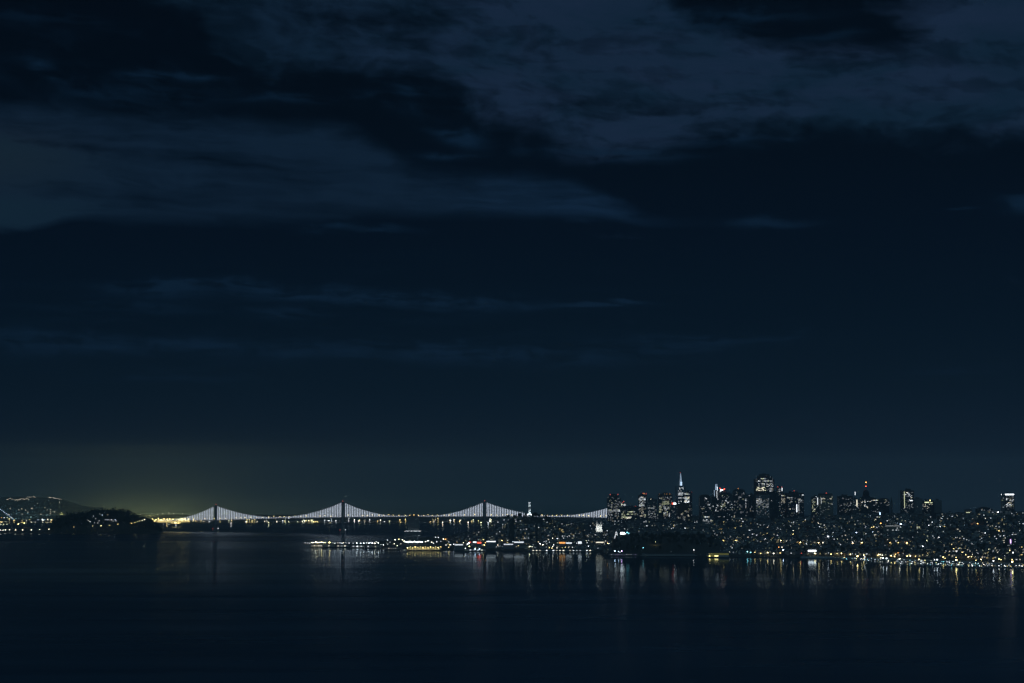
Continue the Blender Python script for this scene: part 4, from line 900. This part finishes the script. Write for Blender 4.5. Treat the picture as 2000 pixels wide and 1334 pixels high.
# ------------------------------------------------------------------ suspension bridge
def by(px): return 10600-(px-424)*(600/523.)
TW = [(424, 986.2), (671, 979.5), (947, 978.8), (1218, 980)]
DK = [(290, 1017.5), (424, 1016), (548, 1012.3), (671, 1010.3), (808, 1009.2), (947, 1009), (1080, 1009.6), (1218, 1012)]
def dkz(px): return zat(interp(DK, px), by(px))
def bX(px): return (px-1000)/F*by(px)
spans = [(310, None, 424, 1), (424, 1, 671, 1), (671, 1, 800, None), (816, None, 947, 1), (947, 1, 1218, 1)]
def cable(px):
    for a, ta, b, tb_ in spans:
        if a <= px <= b:
            za = zat(interp(TW, a)+1.5, by(a)) if ta else dkz(a)+2
            zb = zat(interp(TW, b)+1.5, by(b)) if tb_ else dkz(b)+2
            s = (px-a)/(b-a)
            if ta and tb_:
                zm = dkz((a+b)/2)+5; base = za+(zb-za)*s
                return base-4*s*(1-s)*((za+zb)/2-zm)
            sag = 22
            return max(za+(zb-za)*s-4*s*(1-s)*sag, dkz(px)+2)
    return None
bx0, by0 = bX(671), by(671)
bridge = thing('suspension_bridge', 'long double decked suspension bridge with white lit hanger cables and dark towers', 'bridge', (bx0, by0, 0))
def rel(px, z, off=0.): return Vector((bX(px)-bx0, by(px)-by0+off, z))
deck = MB(); xs = [290+(1232-290)*i/235 for i in range(236)]
for a, b_ in zip(xs, xs[1:]):
    for off in (-10, 10):
        deck.bar(rel(a, dkz(a)-1, off), rel(b_, dkz(b_)-1, off), 1.3); deck.bar(rel(a, dkz(a)-10, off), rel(b_, dkz(b_)-10, off), 1.2)
        deck.bar(rel(a, dkz(a)-1, off), rel(b_, dkz(b_)-10, off), .5); deck.bar(rel(a, dkz(a)-10, off), rel(a, dkz(a)-1, off), .5)
    for dz_ in (0, -9):
        p, r_ = rel(a, dkz(a)+dz_-.6), rel(b_, dkz(b_)+dz_-.6)
        deck.add([p+Vector((0, -9, 0)), r_+Vector((0, -9, 0)), r_+Vector((0, 9, 0)), p+Vector((0, 9, 0)), p+Vector((0, -9, -.8)), r_+Vector((0, -9, -.8)), r_+Vector((0, 9, -.8)), p+Vector((0, 9, -.8))], [(0, 1, 2, 3), (7, 6, 5, 4), (0, 4, 5, 1), (3, 2, 6, 7)])
deck.build('deck', steel, bridge)
for (x, yt) in TW:
    q = MB(); zt_ = zat(yt, by(x)); zd_ = dkz(x)
    for off in (-13, 13):
        p = rel(x, 0, off); q.box(p.x-6, p.y-3.5, 14, p.x+6, p.y+3.5, zt_, top=.72)
    p = rel(x, 0)
    for z0, z1 in ((20, zd_-14), (zd_+6, (zd_+zt_)/2), ((zd_+zt_)/2, zt_-6)):
        q.bar((p.x, p.y-13, z0), (p.x, p.y+13, z1), 1.4); q.bar((p.x, p.y+13, z0), (p.x, p.y-13, z1), 1.4); q.box(p.x-3, p.y-13, z1-1, p.x+3, p.y+13, z1+3)
    tw_ = q.build('bridge_tower', steel, bridge)
    q = MB(); q.box(p.x-14, p.y-24, -12, p.x+14, p.y+24, 14, top=.92); q.build('pier_base', conc, bridge)
    o = link('beacon_light', unit_ball(lit('r', 5), 'beacon_light'), bridge, (p.x, p.y, zt_+2), 0, (1.4, 1.4, 1.4))
    link('pier_lamp', unit_ball(lit('r', 2), 'pier_lamp'), bridge, (p.x-13, p.y-25, 16), 0, (1.6, 1.6, 1.3))
    link('pier_lamp', unit_ball(lit('w', 5), 'pier_lamp'), bridge, (p.x+16, p.y-25, 17), 0, (2.2, 1.6, 1.2))
for a, ta, b_, tb_ in spans:
    for off in (-13, 13):
        q = MB(); n = 40
        pts = [rel(a+(b_-a)*i/n, cable(min(max(a+(b_-a)*i/n, a+.01), b_-.01)) if 0 < i < n else (zat(interp(TW, a if i == 0 else b_)+1.5, by(a if i == 0 else b_)) if (ta if i == 0 else tb_) else dkz(a if i == 0 else b_)+2), off) for i in range(n+1)]
        for p, r_ in zip(pts, pts[1:]): q.bar(p, r_, .7, 5)
        q.build('main_cable', steel, bridge)
hs = []
x = 314.
while x < 1216:
    if cable(x) is not None and all(abs(x-tx) > 3.4 for tx, _ in TW): hs.append(x)
    x += 3.27
hm = lit('b', .95); HL = mat('hanger_glow', (.2, .2, .2), .5, 0, (.76, .85, 1.), 1.65)
order = sorted(hs, key=lambda x: -(cable(x)-dkz(x))); big100 = set(order[:99]); rest = MB()
for x in hs:
    z0, z1 = dkz(x)+1.5, cable(x); 
    if z1-z0 < 3: z1 = z0+3
    p = rel(x, 0, -13.9)
    tgt = MB() if x in big100 else rest
    tgt.box(p.x-1.15, p.y-.6, z0, p.x+1.15, p.y+.6, z1+1.2)
    if x in big100: tgt.build('lit_hanger', HL, bridge)
tag(rest.build('lit_hangers', HL, bridge), kind='stuff')
rb = random.Random(9); x = 300.; nl = 0
LAMPY = []
while x < 1200: LAMPY.append((x, 'y')); x += rb.uniform(8, 13)
for x, c in LAMPY:
    zl = dkz(x)+rb.choice((8, 9, 11)); p = rel(x, zl, 4)
    link('road_lamp', unit_ball(lit(c, 12), 'road_lamp'), bridge, p, 0, (1.3, 1.3, 1.)); nl += 1
ap = MB()
for k in range(70):     # brightly lit approach by the island
    x = 303+(372-303)*rb.random()**1.25; p = rel(x, dkz(x)+rb.uniform(1, 8)-4, rb.uniform(-12, -8)); ap.ball(p, rb.uniform(1.2, 2.2))
for x in (301, 307, 312, 318, 323, 329, 334, 340, 346, 352, 358, 364, 371): 
    p = rel(x, dkz(x)+rb.uniform(5, 11), 0); link('road_lamp', unit_ball(lit('y', 45, True), 'road_lamp'), bridge, p, 0, (1.5, 1.5, 1.2))
tag(ap.build('approach_lights', lit('y', 6), bridge), kind='stuff')
q = MB(); q.box(bX(312)-bx0, by(340)-by0-16, dkz(340)-9, bX(372)-bx0, by(340)-by0-15.4, dkz(340)-1.5)
q.build('lit_parapet', lit('y', 1.0), bridge)
# central anchorage block (own concrete mass, moves with the bridge)
q = MB(); p = rel(808.5, 0); q.box(p.x-11.5*mpp(10160), p.y-30, -10, p.x+11.5*mpp(10160), p.y+22, dkz(808)+3, top=.93); q.build('anchorage', conc, bridge)
q = MB()
for k in range(13): q.ball((p.x-16*mpp(10100)+k*2.55*mpp(10100), p.y-34, zat(1037.3, by(808)-34)), 1.25)
q.build('anchorage_lights', lit('w', 4), bridge)
q = MB(); q.box(p.x-44, p.y-60, -8, p.x+44, p.y-20, zat(1037.3, by(808)-34)-1.3, top=.96); q.build('anchorage_base', conc, bridge)

# eastern bridge span seen left of the island
Ye = 11400; p0 = at(60, 1018, Ye)
eb = thing('viaduct', 'flat dark bridge span running behind the low spit to the island', 'bridge', (p0.x, Ye, 0))
q = MB(); xa, xb = at(-150, 1018, Ye).x-p0.x, at(135, 1018, Ye).x-p0.x
q.box(xa, -14, zat(1018.6, Ye), xb, 14, zat(1016.8, Ye)); q.build('deck', steel, eb)
for k in range(9):
    q = MB(); x = xa+(xb-xa)*(k+.5)/9; q.box(x-4, -10, -5, x+4, 10, zat(1018.6, Ye)-.02); q.build('column', conc, eb)
q = MB(); xt = at(-38, 1018, Ye).x-p0.x; q.box(xt-5, -5, 0, xt+5, 5, zat(965, Ye), top=.6); q.build('bridge_tower', white, eb)
q = MB(); q.bar((xt, 0, zat(967, Ye)), (at(27, 1014, Ye).x-p0.x, 0, zat(1014.5, Ye)), .8, 5); q.build('main_cable', steel, eb)
for k in range(11):
    f = .55+.45*k/10; x = xt+(at(27, 1014, Ye).x-p0.x-xt)*f; z = zat(967, Ye)+(zat(1014.5, Ye)-zat(967, Ye))*f
    link('cable_lamp', unit_ball(lit('b', 5), 'cable_lamp'), eb, (x, -1.5, z+1), 0, (1.6, 1.6, 1.6))
for x, c in ((3, 'o'), (8, 'w'), (14, 'g'), (22, 'y'), (58, 'y'), (74, 'b'), (82, 'w'), (84, 'b'), (87, 'b'), (99, 'w')):
    link('road_lamp', unit_ball(lit(c, 5), 'road_lamp'), eb, (at(x, 1018, Ye).x-p0.x, 0, zat(1012 if x < 30 else 1016, Ye)+3), 0, (1.7, 1.7, 1.7))

# ------------------------------------------------------------------ piers and harbour
rngp = random.Random(77)
def pier(label, x0, x1, Y0, Y1, name='pier', shed=None, grp=None):
    xa, xb = (x0-1000)/F*Y0, (x1-1000)/F*Y0; cx = (xa+xb)/2
    t = thing(name, label, 'pier', (cx, Y0, 0), 0, grp); w_ = (xb-xa)/2
    q = MB(); q.box(-w_, 0, 1.6, w_, Y1-Y0, 3); q.build('deck', conc, t)
    q = MB(); n = max(3, int(w_/7))
    for i in range(n+1): q.bar((-w_+1+2*(w_-1)*i/n, 1, -4), (-w_+1+2*(w_-1)*i/n, 1, 1.6), .5, 6)
    q.build('piles', conc, t)
    if shed:
        hh, c, lv, gap = shed
        q = MB(); q.box(-w_*.92, 8, 3.02, w_*.92, Y1-Y0-4, 3+hh); q.build('shed_wall', hw[2], t)
        q = MB(); q.gable(-w_*.92-1, 7, 3+hh+.02, w_*.92+1, Y1-Y0-3, 4, 0, 'x'); q.build('shed_roof', hr[0], t)
        if c:
            k = int(w_*1.8/gap)
            for i in range(k):
              if gap < 8 or rngp.random() < .62: link('lit_window', unit_pane(lit(c if gap < 8 else rngp.choice(c+'mw'), lv*rngp.choice((.5, 1, 1, 1.6)))), t, (-w_*.88+i*gap+gap/2, 7.8, 3+hh*.45), 0, (gap*.42, 1, hh*.5))
    return t
pg = 'piers of the long waterfront'
pier('leftmost outer pier with three dazzling lamps on its tip', 608, 632, 8160, 8290, shed=(7, 'm', 1.8, 9), grp=pg)
pier('outer pier with the dazzling yellow lamp', 634, 655, 8140, 8290, shed=(8, 'w', 1, 12), grp=pg)
pier('pier with bluish lamp and low shed, third from the left', 657, 684, 8120, 8300, shed=(8, 'w', 1, 14), grp=pg)
pier('pier with evenly spaced white lamps left of the harbour ships', 686, 714, 8080, 8260, shed=(7, 'w', 1.8, 16), grp=pg)
pier('pier carrying a sparkling string of white lights', 716, 745, 8060, 8220, shed=(7, 'w', 1.8, 10), grp=pg)
pier('front pier with two tiers of glowing yellow doorways', 794, 864, 7775, 7870, shed=(8, 'y', 1.2, 6.5), grp=pg)
pier('dark pier with a yellow green lit quay left of the yellow doorways', 752, 782, 7850, 7960, shed=(6, 'g', .5, 9), grp=pg)
pier('low harbour pier below the red neon lights', 905, 950, 7690, 7760, shed=(5, 'w', 1, 15), grp=pg)
pier('long quay in front of the fishing harbour', 1030, 1165, 7640, 7720, shed=(5, 'm', 1.8, 13), grp=pg)
pier('floating quay with violet blue lights under the dark headland', 1188, 1246, 7240, 7290, shed=(4, 'p', .25, 8), grp=pg)
pier('dark finger pier in front of the black headland', 1250, 1360, 7200, 7245, shed=(4, None, .25, 22), grp=pg)
pier('pier shed with a glowing yellow green lattice front', 1380, 1423, 7080, 7165, shed=(13, None, 1, 7), grp=pg)
for (x0, x1, y0_, y1_, c, lv, Y, nm) in ((1385, 1422, 1068.6, 1072.4, 'g', .18, 7086, 'yellow green lit wall'), (1394, 1401, 1074.6, 1076.6, 'y', 6, 7086, 'bright yellow doorway')):
    pass
# lattice front of the yellow shed
t = [o for o in bpy.data.objects if o.get('label') == 'pier shed with a glowing yellow green lattice front'][0]
m_ = mpp(7088)
for i in range(19):
    x = (1385.5+i*1.95-1401.5)*m_; link('lit_window', unit_pane(mat('lit_lattice', (.2, .2, .1), .5, 0, (.75, .72, .12), .20)), t, (x, 7.7, 12.6), 0, (2.3, 1, 6))
for i in range(9):
    x = (1382+i*2.2-1401.5)*m_; link('lit_window', unit_pane(mat('lit_lattice2', (.2, .2, .1), .5, 0, (.85, .72, .08), .4)), t, (x, 7.7, 6.2), 0, (3.2, 1, 3))
link('doorway_light', unit_pane(lit('y', 5)), t, ((1397.5-1401.5)*m_, 7.5, 6), 0, (13, 1, 2.6))
link('doorway_light', unit_ball(lit('y', 14), 'doorway_light'), t, ((1384.5-1401.5)*m_, 7, 6), 0, (1.3, 1.3, 1.3))
def plamp(x, y, Y, c, l, pl, hgt=10, kind='pier_lamp'):
    p = at(x, y, Y); z = max(p.z-hgt, 2.5); return lamp(Vector((p.x, Y, z)), c, l, pl, hgt, kind)
for x, y, c, l in [(596,1060,'w',1),(601,1060,'w',1),(604.5,1061,'w',1),(609,1059.5,'m',2),(611.5,1060,'m',3),(617,1059,'m',4),(620,1060,'y',3),(624,1059.5,'m',3),(628,1059,'y',4),(632,1059.5,'m',3),(636,1060,'m',2),(643.6,1059.5,'y',4),(650,1060,'w',1),(654,1061,'w',2),(660,1060,'m',1),(664,1060,'w',2),(668,1061,'w',2),(671,1060,'m',2),(676,1060,'w',1),(682,1060.5,'w',2),(690,1061,'w',1),(697,1060.6,'w',3),(704.4,1060.6,'w',3),(710.4,1061,'w',3),(716,1060,'w',2),(720.6,1060.6,'w',3),(724,1059,'w',2),(727,1060.6,'w',3),(732,1061,'m',3),(735,1058,'w',2),(739,1060,'w',3)]:
    plamp(x, y, 8150 if x < 690 else 8070, c, l, 'the left piers')
for x, y, c, l in [(744,1064,'w',2),(749,1064,'w',2),(757,1063,'w',1),(762,1059,'w',1),(770,1062,'m',2),(776,1068,'g',2),(783,1062,'m',1)]+[(790+i*3.2, 1057.5+(i % 3)*.9, 'w' if i % 3 else 'm', 3 if i % 2 else 4) for i in range(12)]+[(831,1058,'m',3),(836,1056,'w',3),(843,1059,'m',3),(847,1061,'w',2),(853,1058,'w',2),(851,1049,'w',2),(856,1050,'w',2),(861,1057,'w',1),(798,1046,'p',1),(803,1046,'b',1),(818,1046,'w',1)]:
    h = hit(x, y, 10)
    if h: lamp(h, c, l, 'the harbour quays', 10, 'pier_lamp')
for i in range(14): plamp(796+i*5, 1069.5-(i % 2)*1.5, 7772, 'y', 2 if i % 3 else 3, 'the yellow doorway pier', 7)
for x, y, c, l in [(928,1072,'b',3),(936.6,1072,'b',3),(909,1071,'w',2),(1048,1072,'b',2),(1201,1076,'b',3),(1214,1076,'p',3),(1208,1077,'b',2),(1211,1078.5,'w',1),(1178,1076.6,'w',2),(1349.7,1081.8,'r',1),(1256,1069.5,'c',2)]:
    h = hit(x, y, 7); Y = {True: 7680, False: 7235}[x < 1190]
    plamp(x, y, Y, c, l, 'the harbour edge', 7)
# white, red and blue long lit fronts of the fishing harbour
def front(name, label, x0, x1, y0_, y1_, Y, c, lv, seg=1):
    a, b_ = at(x0, y0_, Y), at(x1, y1_, Y); g0 = max(2, ground(a.x, Y))
    t = thing(name, label, 'building', ((a.x+b_.x)/2, Y+6, g0)); w_ = (b_.x-a.x)/2
    q = MB(); q.box(-w_-3, -5, -3, w_+3, 10, max(4, a.z-g0+1.5)); q.build('wall', hw[1], t)
    q = MB(); q.gable(-w_-3.5, -5.5, max(4, a.z-g0+1.5)+.02, w_+3.5, 10.5, 3); q.build('roof', hr[0], t)
    for i in range(seg):
        q = MB(); s0 = -w_+2*w_*i/seg; q.box(s0+.3, -5.6, b_.z-g0, s0+2*w_/seg-.3, -5.1, a.z-g0); q.build('lit_window', lit(c, lv), t)
    return t
front('restaurant', 'waterfront hall with a bright white lit front, left of the neon', 924, 930.5, 1057.8, 1060, 7830, 'w', 3, 3)
front('restaurant', 'waterfront restaurant with red orange neon front', 932, 940, 1058.6, 1061.4, 7830, 'r', 3, 3)
front('restaurant', 'waterfront hall with a long warm white front right of the neon', 950, 968, 1056.8, 1058.6, 7860, 'w', 2.4, 6)
front('restaurant', 'harbour shed with a broad white lit front below the tower hill', 1004, 1023, 1058, 1060, 7850, 'w', 1.8, 8)
front('restaurant', 'low white fronted hall near the harbour edge', 984, 1002, 1062.3, 1064, 7800, 'w', 1.4, 7)
front('restaurant', 'hall with an orange lit arcade below the church', 1092, 1104, 1058.8, 1061.6, 7840, 'o', 2, 6)
front('restaurant', 'hall with a white arcade right of the orange one', 1105, 1117, 1059.6, 1061.6, 7840, 'w', 1.8, 6)
front('restaurant', 'warm lit curved market front at the headland foot', 1164, 1184, 1058.4, 1060.2, 7800, 'm', 1.8, 6)
front('restaurant', 'square white lit hall left of the market front', 1129, 1136, 1057.6, 1062, 7840, 'w', 1.8, 3)
front('restaurant', 'long white row of lights over the central harbour quay', 888, 904, 1063, 1065, 7800, 'w', 1.4, 7)
# seawall promenade of the marina
q = MB(); WALL = [(1560, 7085), (1610, 7075), (1700, 6965), (1800, 6818), (1900, 6648), (2010, 6470), (2150, 6290)]
for (a, Ya), (b_, Yb) in zip(WALL, WALL[1:]):
    n = 10
    for k in range(n):
        f0, f1 = k/n, (k+1)/n; pa, pb_ = a+(b_-a)*f0, a+(b_-a)*f1; y0_, y1_ = Ya+(Yb-Ya)*f0, Ya+(Yb-Ya)*f1
        A_, B_ = Vector(((pa-1000)/F*y0_, y0_-14, 0)), Vector(((pb_-1000)/F*y1_, y1_-14, 0))
        q.add([A_+Vector((0, 0, -3)), B_+Vector((0, 0, -3)), B_+Vector((0, 0, 5)), A_+Vector((0, 0, 5)), A_+Vector((0, 3, 5)), B_+Vector((0, 3, 5)), B_+Vector((0, 3, -3)), A_+Vector((0, 3, -3))], [(0, 1, 2, 3), (3, 2, 5, 4), (4, 5, 6, 7)])
tag(q.build('seawall', white), 'long pale seawall running behind the moored boats of the marina', 'seawall')
def wally(px): return interp(WALL, px)
# breakwater of the marina
q = MB(); BW = [(1600, 6960), (1660, 6820), (1760, 6480), (1860, 6330), (1930, 6290), (2020, 6230)]
rk = random.Random(2)
for (a, Ya), (b_, Yb) in zip(BW, BW[1:]):
    n = 26
    for k in range(n):
        f = (k+rk.random())/n; px, Y = a+(b_-a)*f, Ya+(Yb-Ya)*f; X = (px-1000)/F*Y; s_ = rk.uniform(3, 6)
        q.ball((X, Y, .5), s_, 0, 5, .5)
tag(q.build('breakwater', conc), 'low dark rock breakwater in front of the moored boats', 'breakwater')
# boats
def boat_meshes(L_, mast):
    h = MB(); w_ = L_*.15
    sec = [(-L_/2, w_*.75), (-L_/4, w_), (0, w_), (L_/4, w_*.8), (L_/2, .05)]
    vs = []
    for x, ww in sec: vs += [(x, -ww, 1.3), (x, ww, 1.3), (x, ww*.5, -.4), (x, -ww*.5, -.4)]
    fs = []
    for k in range(4):
        a = k*4
        for j in range(4): fs.append((a+j, a+(j+1) % 4, a+4+(j+1) % 4, a+4+j))
    fs += [(0, 3, 2, 1)]; h.add(vs, fs)
    c = MB(); c.box(-L_*.15, -w_*.55, 1.31, L_*.2, w_*.55, 2.4, top=.85)
    m = MB(); m.bar((L_*.05, 0, 1.3), (L_*.05, 0, mast), .14, 6, .07); m.bar((L_*.05, 0, 2.8), (-L_*.38, 0, 2.9), .12, 4); m.bar((L_*.05, 0, mast*.6), (L_*.05, 1.2, mast*.6), .05, 4)
    return h.mesh('hull', white), c.mesh('cabin', hw[1]), m.mesh('mast', polem)
BM = [boat_meshes(11, 14), boat_meshes(14, 18), boat_meshes(9, 11)]
rb2 = random.Random(6)
for i in range(150):
    px = rb2.uniform(1640, 1998); f = rb2.random()
    Yf, Yb_ = interp(BW, px)+30, wally(px)-40
    if Yb_ < Yf: continue
    Y = Yf+(Yb_-Yf)*f; k = rb2.randrange(3)
    c = rb2.choice('wwwwmcy')
    side = 'left in the marina' if px < 1760 else 'mid marina' if px < 1890 else 'right in the marina'
    depth_ = 'behind the breakwater' if f < .5 else 'below the seawall'
    t = thing('sailboat', '%s moored sailboat with a %s lamp %s, %s' % (['white', 'long white', 'small white'][k], LN[c], side, depth_), 'sailboat', ((px-1000)/F*Y, Y, 0), rb2.uniform(-.2, .2)+rb2.choice((0, 3.14)), 'sailboats moored in the marina')
    for nm, me in zip(('hull', 'cabin', 'mast'), BM[k]): link(nm, me, t)
    link('deck_lamp', unit_ball(lit(c, rb2.choice((3, 5, 9, 14))), 'deck_lamp'), t, (0, 0, rb2.choice((3, 3.4, 5))), 0, (.75, .75, .6))
# tall bright lamps standing by the water
for x, y, c, l in [(1674.6,1091.5,'y',4),(1635,1090.5,'y',2),(1720.5,1092,'m',2),(1757,1094,'m',3),(1795,1095.4,'y',3),(1724.8,1096,'w',3),(1731.5,1096.3,'w',3),(1867.5,1096.3,'y',4),(1867,1089,'y',2),(1976.9,1100,'y',4),(1976.6,1092.6,'y',2),(1830.3,1095.8,'w',3),(1825,1096,'w',2),(1591,1093.5,'g',2),(1565,1092,'r',1),(1689,1093,'w',2),(1940,1098,'w',3),(1906,1097,'y',2),(1778,1089.7,'y',2),(1545,1093,'w',1)]:
    Yw = wally(x)-20 if x > 1600 else 7070
    if x > 1600 and y > 1091: Yw = min(Yw, max(interp(BW, x)+20, (CAM_Z-10)*F/(y-935)))
    p = at(x, y, Yw); lamp(Vector((p.x, Yw, max(p.z-16, 1))), c, l, 'the outer edge of the marina' if x > 1600 else 'the water right of the yellow pier shed', 16, 'pier_lamp')

# ------------------------------------------------------------------ haze over the bay
hz = bpy.data.materials.new('haze_air'); hz.use_nodes = True; t = hz.node_tree; t.nodes.clear()
pv = t.nodes.new('ShaderNodeVolumePrincipled'); ou = t.nodes.new('ShaderNodeOutputMaterial')
pv.inputs['Color'].default_value = (.65, .86, 1, 1); pv.inputs['Density'].default_value = HAZE; pv.inputs['Anisotropy'].default_value = .6
t.links.new(pv.outputs[0], ou.inputs['Volume'])
q = MB(); q.box(-16000, -2500, -12, 16000, 23500, 520)
tag(q.build('haze', hz), 'thin night haze lying over the bay', 'haze', kind='stuff')
